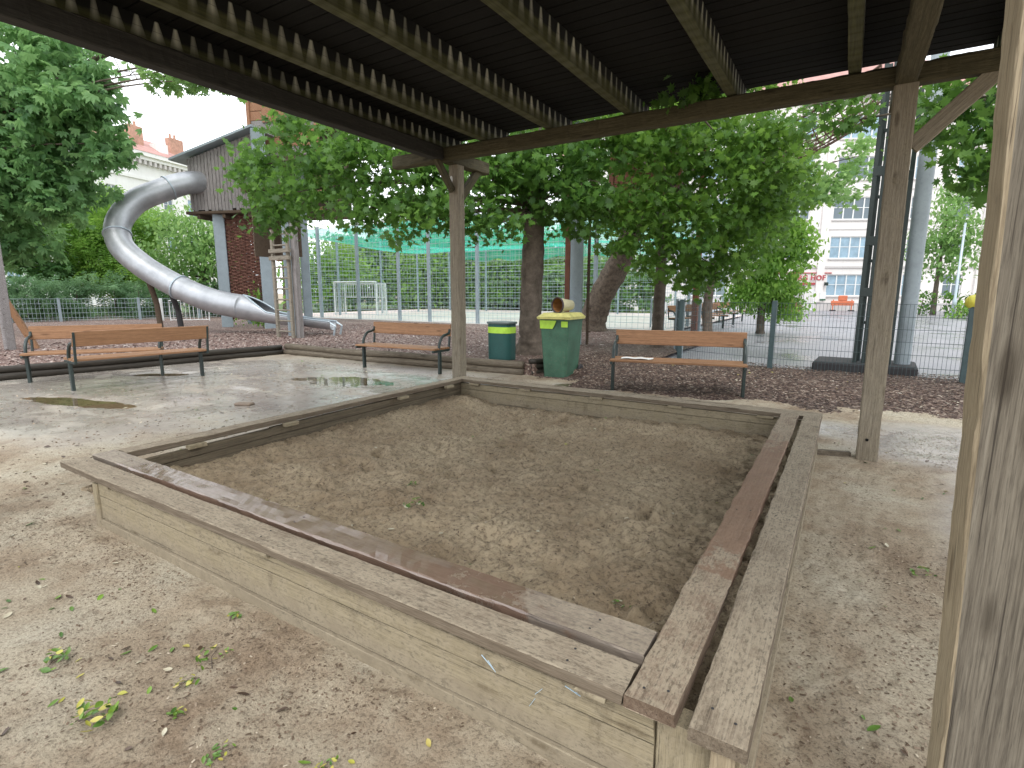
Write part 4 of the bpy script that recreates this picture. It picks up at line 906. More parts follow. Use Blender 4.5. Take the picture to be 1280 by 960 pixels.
# yellow bag on the fence post
mb = MB(); n = 10
for i in range(n):
    pass
vs = []; fs = []
for j, (r, z) in enumerate(((.055, -.10), (.085, -.05), (.095, .01), (.07, .055), (.02, .07))):
    for i in range(12):
        a = 2*PI*i/12; rr_ = r*(1+.18*math.sin(i*2.3+j)); vs.append((rr_*1.25*math.cos(a), rr_*math.sin(a), z+.012*math.sin(i*1.7+j)))
for j in range(4):
    for i in range(12): fs.append((j*12+i, j*12+(i+1) % 12, (j+1)*12+(i+1) % 12, (j+1)*12+i))
fs.append(tuple(range(48, 60))); mb.add(vs, fs)
o = mb.build('plastic_bag', M['yellow'], None, (1.62, 8.57, 1.31), True); tag(o, 'crumpled yellow plastic bag stuck on top of the fence post', 'bag')

# ------------------------------------------------------------------ sports court cage
t = thing('court_cage', 'tall ball court cage of grey posts and wire mesh with a green net above', 'cage', (-16, 16.2, 0))
B0 = Vector((-16, 16.2, 0)); XW, XE, YS, YN = -24.4, -5.0, 16.2, 29.5
cz = .12; ch = 4.5
cols = [-24.4, -21.82, -19.16, -16.62, -14.9, -12.41, -10.18, -7.38, -5.0]
for x in cols:
    MB().box(x-.06+16, x+.06+16, -.06, .06, cz, ch, .006).build('post', M['galvpost'], t)
for x in (-24.4, -21.2, -18.0, -14.8, -11.6, -8.2, -5.0):
    MB().box(x-.05+16, x+.05+16, YN-YS-.05, YN-YS+.05, cz, ch, .006).build('post', M['galvpost'], t)
for y in (19.5, 22.8, 26.1):
    for x in (XW, XE): MB().box(x-.05+16, x+.05+16, y-YS-.05, y-YS+.05, cz, ch, .006).build('post', M['galvpost'], t)
for k, (a, b) in enumerate((((XW, YS), (XE, YS)), ((XW, YN), (XE, YN)), ((XW, YS), (XW, YN)), ((XE, YS), (XE, YN)))):
    mb = MB(); wire_panel(mb, Vector((*a, 0))-B0, Vector((*b, 0))-B0, cz+.1, ch-.1, .24 if k else .2, .2 if k == 0 else .2, .009, .013); mb.build('mesh_panel', M['galv'], t)
# overhead net with edge band: real knotted net strips
m, nt, b, o = newmat('green_net'); b.inputs['Base Color'].default_value = (.05, .50, .38, 1); b.inputs['Roughness'].default_value = .6
tr_ = N(nt, 'ShaderNodeBsdfTransparent'); ms = N(nt, 'ShaderNodeMixShader'); tl = N(nt, 'ShaderNodeBsdfTranslucent'); tl.inputs[0].default_value = (.05, .75, .55, 1)
ms2 = N(nt, 'ShaderNodeMixShader'); ms2.inputs[0].default_value = .25; nt.links.new(b.outputs[0], ms2.inputs[1]); nt.links.new(tl.outputs[0], ms2.inputs[2])
wv = noise(nt, world_pos(nt), 1.2, 3, .5); nt.links.new(ramp(nt, [(.3, .45), (.7, .72)], wv.outputs[0]).outputs[0], ms.inputs[0])
nt.links.new(tr_.outputs[0], ms.inputs[1]); nt.links.new(ms2.outputs[0], ms.inputs[2]); nt.links.new(ms.outputs[0], o.inputs[0]); M['net'] = m
xs = np.linspace(XW, XE, 40); ys = np.linspace(YS+.05, YN, 22)
me = grid_mesh('net', xs, ys, lambda X, Y: 4.42-.32*np.sin((X-XW)/(XE-XW)*PI*6)**2*np.sin((Y-YS)/(YN-YS)*PI)-.35*np.sin((Y-YS)/(YN-YS)*PI))
me.transform(Matrix.Translation(-B0)); o = link('ceiling_net', me, M['net'], t)
mb = MB()
for i in range(40):
    xa = XW+(XE-XW)*i/40; xb = XW+(XE-XW)*(i+1)/40; da = .55+.12*math.sin(i*1.3); db = .55+.12*math.sin((i+1)*1.3)
    mb.quad((xa+16, YN-YS+.06, 4.45), (xb+16, YN-YS+.06, 4.45), (xb+16, YN-YS+.08, 4.45-db-.3), (xa+16, YN-YS+.08, 4.45-da-.3))
mb.build('edge_net', M['net'], t)
# goal
t = thing('football_goal', 'white football goal with barred sides inside the court cage', 'goal', (-23.2, 19.6, .15), R(14))
mb = MB(); mb.tube([(-1.35, 0, 0), (-1.35, 0, 1.85), (1.35, 0, 1.85), (1.35, 0, 0)], .05, 8); mb.build('frame', M['white'], t)
mb = MB(); mb.tube([(-1.35, 1.0, 0), (-1.35, 1.0, 1.75), (1.35, 1.0, 1.75), (1.35, 1.0, 0)], .035, 8)
for s in (-1, 1):
    for i in range(6): mb.tube([(s*1.35, .15+i*.15, 0), (s*1.35, .15+i*.15, 1.8)], .014, 5)
for i in range(17): mb.tube([(-1.25+i*.156, 1.0, 1.0), (-1.25+i*.156, 1.0, 1.78)], .014, 5)
mb.tube([(-1.35, 1.0, 1.0), (1.35, 1.0, 1.0)], .025, 5); mb.build('bars', M['white'], t)

# ------------------------------------------------------------------ play tower with cabin, wicker wall, ladder
TB = Vector((-18.0, 10.0, 0))
t = thing('play_tower', 'tall wooden play tower on grey posts with slatted slide cabin, wicker wall and ladder', 'play tower', tuple(TB))
def rel(p): return tuple(Vector(p)-TB)
def gpost(x, y, z0, z1, w_, mat='galvpost', name='post', a=R(32)):
    Mx_ = Matrix.Translation(Vector((x, y, 0))-TB) @ Matrix.Rotation(-a, 4, 'Z')
    return MB().box(-w_/2, w_/2, -w_/2, w_/2, z0, z1, .02, Mx_).build(name, M[mat], t)
gpost(-18.73, 9.64, 0, 4.5, .36); gpost(-16.70, 10.0, 0, 6.6, .42); gpost(-13.25, 8.35, 0, 3.9, .24); gpost(-13.9, 9.0, 0, 4.2, .28)
gpost(-19.9, 11.3, 0, 6.6, .3); gpost(-17.6, 12.2, 0, 7, .3)
# slide cabin: frame coordinates along u (image right) and d (depth)
ca = R(20); cu = Vector((math.cos(ca), math.sin(ca), 0)); cd = Vector((-math.sin(ca), math.cos(ca), 0)); c0 = Vector((-19.40, 9.10, 0))
def cp(u, d, z): return rel(c0+cu*u+cd*d+Vector((0, 0, z)))
def slatwall(name, u0, d0, u1, d1, z0, za, zb_, n, mat):
    for i in range(n):
        q0, q1 = i/n, (i+.86)/n; r = random.Random(i*7+int(u0*10)); wv_ = r.uniform(-.02, .02); zl = z0+r.uniform(-.07, .05)
        a = Vector(cp(u0+(u1-u0)*q0, d0+(d1-d0)*q0, 0)); b_ = Vector(cp(u0+(u1-u0)*q1, d0+(d1-d0)*q1, 0)); zt = za+(zb_-za)*(q0+q1)/2
        Lz = zt-zl; d_ = (b_-a); wd = d_.length; ang = math.atan2(d_.y, d_.x)
        rot = (Matrix.Rotation(ang, 3, 'Z') @ Matrix(((0, 1, 0), (0, 0, 1), (1, 0, 0)))).to_euler()
        board(name, Lz, wd, .03+abs(wv_), mat, t, (a.x, a.y, zl), rot=rot, seg=3, bev=.006, jit=.006, seed=i+int(u0*100)+900)
slatwall('cabin_slat', .0, 0, 2.6, 0, 4.18, 5.85, 6.55, 19, M['tower'])
slatwall('cabin_slat', 0, 1.3, 0, .06, 4.18, 5.80, 5.84, 7, M['towerred'])
slatwall('cabin_slat', .03, 1.3, 2.6, 1.3, 4.2, 5.85, 6.55, 10, M['tower'])
for nm_, aa in (('cabin_dark_backing', (.05, 2.55, .05, .07, 4.2, 5.82)), ('cabin_dark_backing', (.05, 2.55, 1.2, 1.22, 4.2, 5.82)), ('cabin_dark_backing', (.06, .08, .05, 1.25, 4.2, 5.78))):  # black sheets added behind the slats so the gaps look shaded
    mb = MB(); mb.box(*aa); mb.v = [cp(x, y, z) for x, y, z in mb.v]; mb.build(nm_, M['deck'], t)
mb = MB(); mb.box(-.15, 2.7, -.1, 1.45, 4.05, 4.14, .01); mb.v = [cp(x, y, z) for x, y, z in mb.v]; mb.build('cabin_floor', M['towerdark'], t)
for uu in (.3, 1.3, 2.3):
    mb = MB(); mb.box(uu-.06, uu+.06, -.05, 1.4, 3.9, 4.048, .01); mb.v = [cp(x, y, z) for x, y, z in mb.v]; mb.build('floor_beam', M['towerdark'], t)
mb = MB(); vs = [(-.5, -.25, 5.80), (2.75, -.25, 6.68), (2.75, 1.6, 6.68), (-.5, 1.6, 5.80), (-.5, -.25, 5.87), (2.75, -.25, 6.75), (2.75, 1.6, 6.75), (-.5, 1.6, 5.87)]
mb.add([cp(*p) for p in vs], [(3, 2, 1, 0), (4, 5, 6, 7), (0, 1, 5, 4), (1, 2, 6, 5), (2, 3, 7, 6), (3, 0, 4, 7)]); mb.build('cabin_roof', M['galv'], t)
# upper house
def boxpart(name, u0, u1, d0, d1, z0, z1, mat, bev=.01):
    mb = MB(); mb.box(u0, u1, d0, d1, z0, z1, bev); mb.v = [cp(x, y, z) for x, y, z in mb.v]; return mb.build(name, M[mat], t)
for i in range(9): slat_z = 6.05+i*.30; boxpart('tower_board', 1.85, 4.35, .95, 1.0, slat_z, slat_z+.285, 'towerred' if i % 3 else 'tower')
for i in range(9): slat_z = 6.05+i*.30; boxpart('tower_board', 1.82, 1.86, 1.01, 3.2, slat_z, slat_z+.285, 'towerred')
boxpart('tower_corner_post', 1.76, 1.88, .88, .98, 4.2, 8.95, 'towerred'); boxpart('tower_corner_post', 4.3, 4.42, .88, .98, 4.2, 8.95, 'towerred')
boxpart('window_shutter', 2.35, 3.3, .90, .945, 7.15, 7.75, 'towerred'); boxpart('tower_back', 1.9, 4.3, 3.2, 3.25, 4.2, 8.8, 'towerdark'); boxpart('tower_floor', 1.8, 4.4, .9, 3.3, 5.9, 6.02, 'towerdark')
mb = MB(); mb.box(1.5, 4.7, .6, 3.6, 8.85, 8.95, .02); mb.v = [cp(x, y, z) for x, y, z in mb.v]; mb.build('tower_roof', M['towerred'], t)
# wicker wall
def wicker(u0, u1, dd, z0, z1):
    mb = MB(); r = random.Random(3); n = 62
    for j in range(n):
        z = z0+(z1-z0)*j/n; pts = []
        for i in range(25):
            u = u0+(u1-u0)*i/24; pts.append(cp(u, dd+.035*math.cos(PI*i/3+(j % 2)*PI), z+r.uniform(-.015, .015)))
        mb.tube(pts, .034, 5)
    for i in range(9): u = u0+(u1-u0)*i/8; mb.tube([cp(u, dd, z0-.1), cp(u, dd, z1+.1+r.uniform(0, .15))], .03, 6)
    for i in range(40): u = r.uniform(u0, u1); z = r.uniform(z0, z1-.4); mb.tube([cp(u, dd-.06, z), cp(u+r.uniform(-.1, .1), dd-.1, z+r.uniform(.2, .5))], .012, 4)
    return mb.build('wicker_wall', M['wick'], t)
M['wick'] = plain('wicker', (.17, .085, .065), .85, 0, .5, 9, .5, .2, (.05, .025, .02))
wicker(1.02, 2.62, .35, .55, 4.1)
# ladder tower foot: wooden box and ladder
LD = Vector((-12.82, 7.95, 0))
for s, (x, y) in enumerate(((-13.12, 7.80), (-12.50, 7.82))):
    mb = MB(); mb.box(x-.045+18, x+.045+18, y-.04-10, y+.04-10, 0 if s == 0 else 0, 3.05, .008); mb.build('ladder_rail', M['ladder'], t)
for k in range(10):
    MB().tube([(-13.10+18, 7.80-10, .36+k*.285), (-12.52+18, 7.82-10, .36+k*.285)], .022, 8).build('rung', M['ladder'], t)
for z0_ in (2.25, 2.44): board('landing_board', .85, .08, .1, M['ladder'], t, rel((-13.2, 7.72, z0_)), jit=.002, seg=5)
mb = MB(); mb.box(-14.05+18, -13.15+18, 8.70-10, 8.75-10, 2.4, 4.1); mb.build('ladder_house_wall', M['towerdark'], t)
mb = MB(); mb.box(-14.10+18, -14.05+18, 7.9-10, 8.70-10, 2.4, 4.1); mb.build('ladder_house_wall', M['towerdark'], t)
mb = MB(); mb.box(-14.2+18, -12.5+18, 7.7-10, 8.9-10, 4.1, 4.18); mb.build('ladder_house_roof', M['towerdark'], t)
upright(-12.50, -12.34, 7.90, 8.04, 0, 4.1, M['tower'], t, 'post', tuple(TB))
upright(-14.16, -14.06, 8.6, 8.74, 2.3, 4.1, M['towerred'], t, 'post', tuple(TB))
board('bridge_deck', 5.0, .9, .08, M['towerdark'], t, rel((-17.5, 10.2, 4.0)), rz=-R(16), seg=6)
# creeper on the wicker
rng = np.random.default_rng(77); q = c0+cu*2.3+cd*.2
V, Fc, tn = leaves(rng, [(q.x, q.y, .75, .5, .55), (q.x-.5, q.y-.2, .5, .5, .35), (q.x-.1, q.y, 1.4, .35, .3)], 420, .14, 'oval', .2)
tc_ = thing('climbing_plant', 'weedy green climber at the foot of the wicker wall', 'plant', (q.x, q.y, .1)); me = npmesh('foliage', V-np.array([q.x, q.y, .1]), Fc, {'tone': tn}); link('foliage', me, M['lf_light'], tc_)
MB().tube([(0, 0, 0), (.1, 0, .7), (-.05, 0, 1.5)], .015, 5).build('stem', M['bark'], tc_)

# ------------------------------------------------------------------ tube slide
m, nt, b, o = newmat('brushed_steel'); v = coords(nt); n1 = noise(nt, world_pos(nt), 2.5, 5, .6); n2 = noise(nt, world_pos(nt), 22, 4, .6)
nt.links.new(ramp(nt, [(.3, (.36, .375, .40)), (.7, (.52, .535, .56))], n1.outputs[0]).outputs[0], b.inputs['Base Color']); b.inputs['Metallic'].default_value = .7
nt.links.new(ramp(nt, [(.3, .36), (.7, .55)], n2.outputs[0]).outputs[0], b.inputs['Roughness']); bump(nt, b, n1.outputs[0], .05, .05); M['steel'] = m
M['steel_in'] = plain('slide_inside', (.10, .10, .11), .5, .5, .2, 5, .05)
SL = [(-19.2, 9.95, 5.16), (-19.08, 9.35, 5.12), (-19.02, 8.75, 4.98), (-19.12, 8.10, 4.68), (-19.32, 7.34, 4.22), (-19.32, 6.80, 3.52), (-18.90, 6.62, 2.82), (-18.18, 6.80, 2.23), (-17.41, 7.10, 1.76), (-16.55, 7.42, 1.36), (-15.82, 7.71, 1.12), (-15.1, 8.02, .98), (-14.1, 8.43, .78), (-13.2, 8.80, .64), (-12.45, 9.12, .55)]
def catmull(P_, sub):
    out = []
    P_ = [Vector(p) for p in P_]
    for i in range(len(P_)-1):
        p0, p1, p2, p3 = P_[max(i-1, 0)], P_[i], P_[i+1], P_[min(i+2, len(P_)-1)]
        for j in range(sub):
            q = j/sub; out.append(.5*((2*p1)+(p2-p0)*q+(2*p0-5*p1+4*p2-p3)*q*q+(3*p1-p0-3*p2+p3)*q**3))
    out.append(P_[-1]); return out
path = catmull(SL, 8); SB0 = Vector(path[0]); SB0.z = 0
ts = thing('tube_slide', 'curved stainless steel tube slide coming down from the tower cabin', 'slide', tuple(SB0))
def frames(path):
    fr = []
    for i, p in enumerate(path):
        tg = (path[min(i+1, len(path)-1)]-path[max(i-1, 0)]).normalized(); s = tg.cross(Vector((0, 0, 1))).normalized(); u = s.cross(tg); fr.append((p, tg, s, u))
    return fr
fr = frames(path); iend = 11*8; RAD = .355
def sweep(fr, prof, closed, mb):
    k = len(prof[0]) if isinstance(prof[0], list) else len(prof); vs = []
    for i, (p, tg, s, u) in enumerate(fr):
        pr = prof[i] if isinstance(prof[0], list) else prof
        for a, r in pr: vs.append(tuple(p-SB0+(s*math.cos(a)+u*math.sin(a))*r))
    fs = []
    for i in range(len(fr)-1):
        for j in range(k if closed else k-1): fs.append((i*k+j, i*k+(j+1) % k, (i+1)*k+(j+1) % k, (i+1)*k+j))
    mb.add(vs, fs)
# each welded section of the tube is a part, with a slightly proud flange ring between
cuts = [0, 8, 22, 36, 44, 56, 68, 78, iend]
for a_, b_ in zip(cuts[:-1], cuts[1:]):
    mb = MB(); sweep(fr[a_:b_+1], [(2*PI*j/28, RAD) for j in range(28)], True, mb); mb.build('tube_section', M['steel'], ts, smooth=True)
for c_ in (22, 44, 68):
    mb = MB(); p, tg, s, u = fr[c_]; f2 = [(p-tg*.02, tg, s, u), (p+tg*.02, tg, s, u)]; sweep(f2, [(2*PI*j/28, RAD+.03) for j in range(28)], True, mb)
    mb2 = [(2*PI*j/28, RAD-.001) for j in range(28)]
    k = len(mb.v); sweep(f2, mb2, True, mb)
    for side in (0, 1):
        for j in range(28): a1 = side*28+j; a2 = side*28+(j+1) % 28; mb.f.append((a1, a2, a2+k, a1+k))
    mb.build('flange_ring', M['galv'], ts, smooth=False)
# chute: the tube opens into a half pipe
profs = []; n_ = len(fr)-iend
for i in range(n_):
    q = min(1, i/7); top = R(90)*(1-q)+R(8)*q; a0 = PI-top if q < 1 else PI-R(8); a1 = top+2*PI
    rad = RAD*(1-.42*min(1, i/16)); profs.append([(PI-top+(a1-(PI-top))*j/20, rad) for j in range(21)])
mb = MB(); sweep(fr[iend:], profs, False, mb); o = mb.build('chute', M['steel'], ts, smooth=True)
sm = o.modifiers.new('thick', 'SOLIDIFY'); sm.thickness = .012
for s_i in (0, -1):
    mb = MB(); pts = [tuple(fr[iend+i][0]-SB0+(fr[iend+i][2]*math.cos(profs[i][s_i][0])+fr[iend+i][3]*math.sin(profs[i][s_i][0]))*profs[i][s_i][1]) for i in range(n_)]; mb.tube(pts, .028, 6); mb.build('chute_rim', M['galv'], ts, smooth=True)
mb = MB(); e = fr[-1][0]-SB0
for s in (-.2, .2): MB().tube([tuple(e+fr[-1][2]*s), tuple(e+fr[-1][2]*s+fr[-1][1]*.16+Vector((0, 0, -.08))), tuple(e+fr[-1][2]*s+fr[-1][1]*.05+Vector((0, 0, -.58)))], .03, 6).build('support_leg', M['galv'], ts)
for i_, dx_ in ((58, -.05), (65, .0)):
    p = fr[i_][0]-SB0; mb = MB(); mb.tube([(p.x-.15, p.y+.3, -.1), (p.x-.12, p.y+.22, p.z*.5), (p.x, p.y, p.z-.3)], .085, 8)
    mb.build('support_leg', M['towerdark' if i_ == 58 else 'rubber'], ts)

# ------------------------------------------------------------------ timber frame at far left
t = thing('timber_swing', 'grey timber swing structure with a slanting brown leg cut by the left edge', 'swing', (-15.1, 2.72, .15))
MB().beam((0, 0, 0), (.0, 0, 2.7), .17, .17, up=(1, 0, 0), bev=.02).build('post', M['tower'], t)
MB().beam((.42, -.42, 0), (.42, -.42, 2.4), .09, .09, up=(1, 0, 0)).build('post', M['tower'], t)
MB().beam((.24, .42, -.1), (-.08, -.08, 1.45), .11, .11).build('brace', M['bench'], t)
MB().beam((0, .1, 2.5), (-1.5, -3.2, 2.5), .12, .12).build('crossbar', M['tower'], t)
MB().beam((-1.4, -3.2, 0), (-1.4, -3.2, 2.6), .16, .16, up=(1, 0, 0)).build('post', M['tower'], t)
MB().tube([(0.02, .1, 2.55), (.02, .1, 4.3)], .03, 6).build('pole', M['fence'], t)

# ------------------------------------------------------------------ second play tower behind the wheelie bin
T2 = Vector((-5.33, 10.30, 0))
t = thing('play_tower', 'play tower on a thick steel post, red slatted cabin hidden in maple leaves', 'play tower', tuple(T2))
MB().lathe([(.15, 0), (.15, 5.6)], 20).build('post', M['galvpost'], t, smooth=True)
MB().box(-.36, -.22, .10, .22, 0, 5.6, .01).build('side_post', M['rust'], t)
MB().box(.22, .28, .10, .16, 0, 5.6, .01).build('side_post', M['towerdark'], t)
for s in range(7): MB().tube([(-.42, .16, .5+s*.55), (-.18, .16, .5+s*.55)], .02, 6).build('bolt', M['towerdark'], t)
for s in range(7): MB().tube([(.25, .13, .5+s*.55), (.34, .10, .5+s*.55)], .018, 6).build('bolt', M['towerdark'], t)
for i in range(14): MB().box(.1+i*.13, .1+i*.13+.105, 1.6, 1.64, 3.5+.06*(i % 3), 6.1, .005).build('cabin_slat', M['rust'], t)
for i in range(12): MB().box(.06, .10, 1.65+i*.13, 1.65+i*.13+.105, 3.5, 6.1, .005).build('cabin_slat', M['rust'], t)
MB().box(-.3, 2.1, 1.3, 3.4, 3.38, 3.48, .01).build('cabin_floor', M['towerdark'], t)
MB().box(-.35, 2.2, 1.2, 3.5, 6.15, 6.25, .01).build('cabin_roof', M['towerdark'], t)
MB().box(1.9, 2.05, 3.2, 3.35, 0, 6.1, .01).build('side_post', M['rust'], t)

# ------------------------------------------------------------------ steel climbing mast right of the second pavilion post
M['mastp'] = plain('weathered_galvanised', (.30, .345, .37), .65, .05, .15, 3, .05)
CT = Vector((.93, 9.35, 0))
t = thing('climbing_mast', 'tall galvanised mast with dark lattice rails standing behind the mesh fence', 'climbing mast', tuple(CT))
MB().lathe([(.112, .05), (.112, 5.2), (0, 5.2)], 24).build('mast', M['mastp'], t, smooth=True)
def rail(x, y, z1, name='rail'): MB().box(x-.03-CT.x, x+.03-CT.x, y-.035-CT.y, y+.035-CT.y, .05, z1, .004).build(name, M['steel_frame'], t)
rail(.28, 9.15, 4.9); rail(.40, 9.15, 4.9); rail(.335, 9.45, 4.9); rail(.66, 9.15, 4.4); rail(.745, 9.15, 4.4)
for x0_, x1_, zz in ((.28, .40, (1.35, 2.15, 3.2)), (.66, .745, (1.0, 2.0, 3.1))):
    for z in zz: MB().box(x0_-.03-CT.x, x1_+.03-CT.x, 9.11-CT.y, 9.19-CT.y, z, z+.14, .003).build('cross_piece', M['steel_frame'], t)
for z in (.9, 1.9, 2.9, 3.9): MB().box(.335-CT.x, .76-CT.x, 9.40-CT.y, 9.45-CT.y, z, z+.05, .003).build('cross_piece', M['steel_frame'], t)
o = MB().box(-.72, .72, -.45, .45, -.1, .20, .04).build('base_block', M['rubber'], None, (.42, 9.40, .08), rot=(0, 0, R(-3))); tag(o, 'dark rubber block around the foot of the climbing mast', 'base block')
# rope net tunnel high up
m = plain('rope', (.16, .10, .075), .9, 0, .2, 12, .2); M['rope'] = m
nb = Vector((-.9, 12.9, 0)); t = thing('rope_net', 'brown rope net tunnel slung high between the trees and the mast', 'net', tuple(nb))
P0 = Vector((-2.2, 12.6, 4.75)); P1 = Vector((.45, 11.2, 5.35)); mb = MB(); nu, nv = 18, 15; d_ = P1-P0; s_ = Vector((-d_.y, d_.x, 0)).normalized()
def npnt(i, j):
    q = i/nu; a = PI*(1.0+j/nv); c_ = P0+d_*q; rad = .55*(1-.25*abs(q-.5)); return tuple(c_+s_*math.cos(a)*rad+Vector((0, 0, math.sin(a)*rad-.25*math.sin(PI*q)))-nb)
for i in range(nu+1):
    mb.tube([npnt(i, j) for j in range(nv+1)], .013, 4)
for j in range(nv+1):
    mb.tube([npnt(i, j) for i in range(nu+1)], .013 if j not in (0, nv) else .03, 4)
mb.build('netting', M['rope'], t)
MB().tube([tuple(P1-nb+Vector((-.2, 0, -.1))), tuple(P1-nb+Vector((.5, -.2, -.2)))], .045, 6).build('strap', M['towerred'], t)
MB().tube([tuple(P1-nb), tuple(CT-nb+Vector((0, 0, 5.0)))], .02, 6).build('cable', M['steel_frame'], t)
MB().tube([tuple(P0-nb), tuple(T2-nb+Vector((1.9, 3.2, 5.2)))], .02, 6).build('cable', M['steel_frame'], t)

# ------------------------------------------------------------------ lamp post, hut, barriers
o = MB().lathe([(.0, 0), (.10, .0), (.10, 1.0), (.065, 1.1), (.05, 5.0), (.0, 5.0)], 14).build('lamp_post', M['galv'], None, (4.95, 35.8, .05), True); tag(o, 'plain light grey lamp post standing right of the street tree', 'lamp post')
t = thing('wooden_hut', 'small orange gabled wooden hut on legs beyond the fence', 'hut', (-2.35, 28.9, .05), R(10))
MB().box(-.42, .42, -.3, .3, .35, .72, .01).build('hut_body', M['bench'], t)
mb = MB(); mb.add([(-.55, -.4, .70), (.55, -.4, .70), (0, -.4, 1.12), (-.55, .4, .70), (.55, .4, .70), (0, .4, 1.12)], [(0, 1, 2), (5, 4, 3), (0, 2, 5, 3), (2, 1, 4, 5), (1, 0, 3, 4)]); mb.build('hut_roof', M['bench'], t)
for sx_ in (-.45, .45):
    for sy_ in (-.3, .3): MB().box(sx_-.03, sx_+.03, sy_-.03, sy_+.03, -.05, .40).build('leg', M['steel_frame'], t)
MB().box(-.6, .6, -.35, .35, .30, .345).build('shelf', M['steel_frame'], t)
t = thing('road_barrier', 'orange red plastic barrier at the foot of the apartment house', 'barrier', (-.25, 46.5, .05), R(5))
MB().box(-.75, .75, -.06, .06, .45, .80, .03).build('barrier_board', M['orange'], t); MB().box(-.3, .3, -.07, .05, .80, 1.2, .05).build('warning_lamp', M['orange'], t)
for s in (-1, 1): MB().beam((s*.6, 0, 0), (s*.6, 0, .9), .08, .08, up=(1, 0, 0)).build('leg', M['orange'], t); MB().box(s*.6-.2, s*.6+.2, -.2, .2, 0, .12, .02).build('foot', M['rubber'], t)

# ------------------------------------------------------------------ buildings
def stucco(name, c, v=.07):
    m, nt, b, o = newmat(name); wp = world_pos(nt); n1 = noise(nt, wp, .35, 6, .65); n2 = noise(nt, mapping(nt, wp, (3, 3, .5)), 1.2, 5, .7)
    col = mix(nt, ramp(nt, [(.35, 0.), (.7, 1.)], n1.outputs[0]).outputs[0], tuple(x*(1-v) for x in c), c)
    col = mix(nt, ramp(nt, [(.5, 0.), (.75, .4)], n2.outputs[0]).outputs[0], col, tuple(x*.7 for x in c))
    nt.links.new(col, b.inputs['Base Color']); b.inputs['Roughness'].default_value = .9; return m
M['wall_pink'] = stucco('facade_pale_pink', (.80, .76, .74)); M['wall_white'] = stucco('facade_white', (.82, .82, .80)); M['wall_cream'] = stucco('facade_cream', (.72, .66, .60)); M['trim'] = stucco('facade_trim', (.60, .57, .56))
m, nt, b, o = newmat('window_glass'); b.inputs['Base Color'].default_value = (.10, .14, .17, 1); b.inputs['Roughness'].default_value = .08; b.inputs['Specular IOR Level'].default_value = .8; M['glass'] = m
M['glassblue'] = plain('window_blind', (.28, .40, .50), .3, 0, .25, 1.5, 0.)
m, nt, b, o = newmat('roof_tiles'); wp = world_pos(nt); n1 = noise(nt, wp, 1.5, 5, .7)
nt.links.new(ramp(nt, [(.3, (.36, .19, .165)), (.7, (.50, .30, .27))], n1.outputs[0]).outputs[0], b.inputs['Base Color']); b.inputs['Roughness'].default_value = .8; M['tiles'] = m
M['brick'] = plain('chimney_brick', (.46, .27, .20), .9, 0, .3, 3, .3)
class Bld:
    """facade frame: s along the facade, d inward, z up"""
    def __init__(self, name, label, origin, ang, cat='building'):
        self.o = Vector(origin); self.t = thing(name, label, cat, tuple(self.o), ang)
    def box(self, name, s0, s1, d0, d1, z0, z1, mat, parent=None, bev=0.):
        return MB().box(s0, s1, d0, d1, z0, z1, bev).build(name, M[mat], parent or self.t)
    def wall(self, s0, s1, z0, z1, openings, mat, thick=.35, d=0.):
        """wall sheet with real openings: cells of a grid, openings left out"""
        ss = sorted({s0, s1, *[a for o_ in openings for a in o_[:2]]}); zs = sorted({z0, z1, *[a for o_ in openings for a in o_[2:4]]})
        mb = MB()
        def isopen(s, z): return any(o_[0] < s < o_[1] and o_[2] < z < o_[3] for o_ in openings)
        for i in range(len(ss)-1):
            for j in range(len(zs)-1):
                if not isopen((ss[i]+ss[i+1])/2, (zs[j]+zs[j+1])/2): mb.quad((ss[i], d, zs[j]), (ss[i+1], d, zs[j]), (ss[i+1], d, zs[j+1]), (ss[i], d, zs[j+1]))
        for a, b_, c_, e_ in [o_[:4] for o_ in openings]:
            mb.quad((a, d, c_), (a, d+thick, c_), (a, d+thick, e_), (a, d, e_)); mb.quad((b_, d+thick, c_), (b_, d, c_), (b_, d, e_), (b_, d+thick, e_))
            mb.quad((a, d, e_), (a, d+thick, e_), (b_, d+thick, e_), (b_, d, e_)); mb.quad((a, d+thick, c_), (a, d, c_), (b_, d, c_), (b_, d+thick, c_))
        return mb.build('wall', M[mat], self.t)
    def window(self, a, b_, c_, e_, panes, fd=.10, gm='glass', bars=True):
        mb = MB(); w_ = .07; d0, d1 = fd, fd+.06
        mb.box(a, b_, d0, d1, c_, c_+w_); mb.box(a, b_, d0, d1, e_-w_, e_); mb.box(a, a+w_, d0, d1, c_+w_, e_-w_); mb.box(b_-w_, b_, d0, d1, c_+w_, e_-w_)
        pw = (b_-a-w_)/panes
        for i in range(1, panes): x = a+w_/2+pw*i; mb.box(x-w_*.6, x+w_*.6, d0-.01, d1-.01, c_+w_, e_-w_)
        if bars: mb.box(a+w_, b_-w_, d0+.005, d1-.02, c_+(e_-c_)*.52, c_+(e_-c_)*.52+.045)
        f_ = mb.build('window', M['white'], self.t)
        k = random.Random(a*3+c_).random()
        MB().quad((a+w_, fd+.035, c_+w_), (b_-w_, fd+.035, c_+w_), (b_-w_, fd+.035, e_-w_), (a+w_, fd+.035, e_-w_)).build('pane', M['glassblue' if k < .45 else gm], f_)
        MB().box(a-.08, b_+.08, -.10, -.003, c_-.10, c_-.01).build('sill', M['trim'], f_)
        return f_
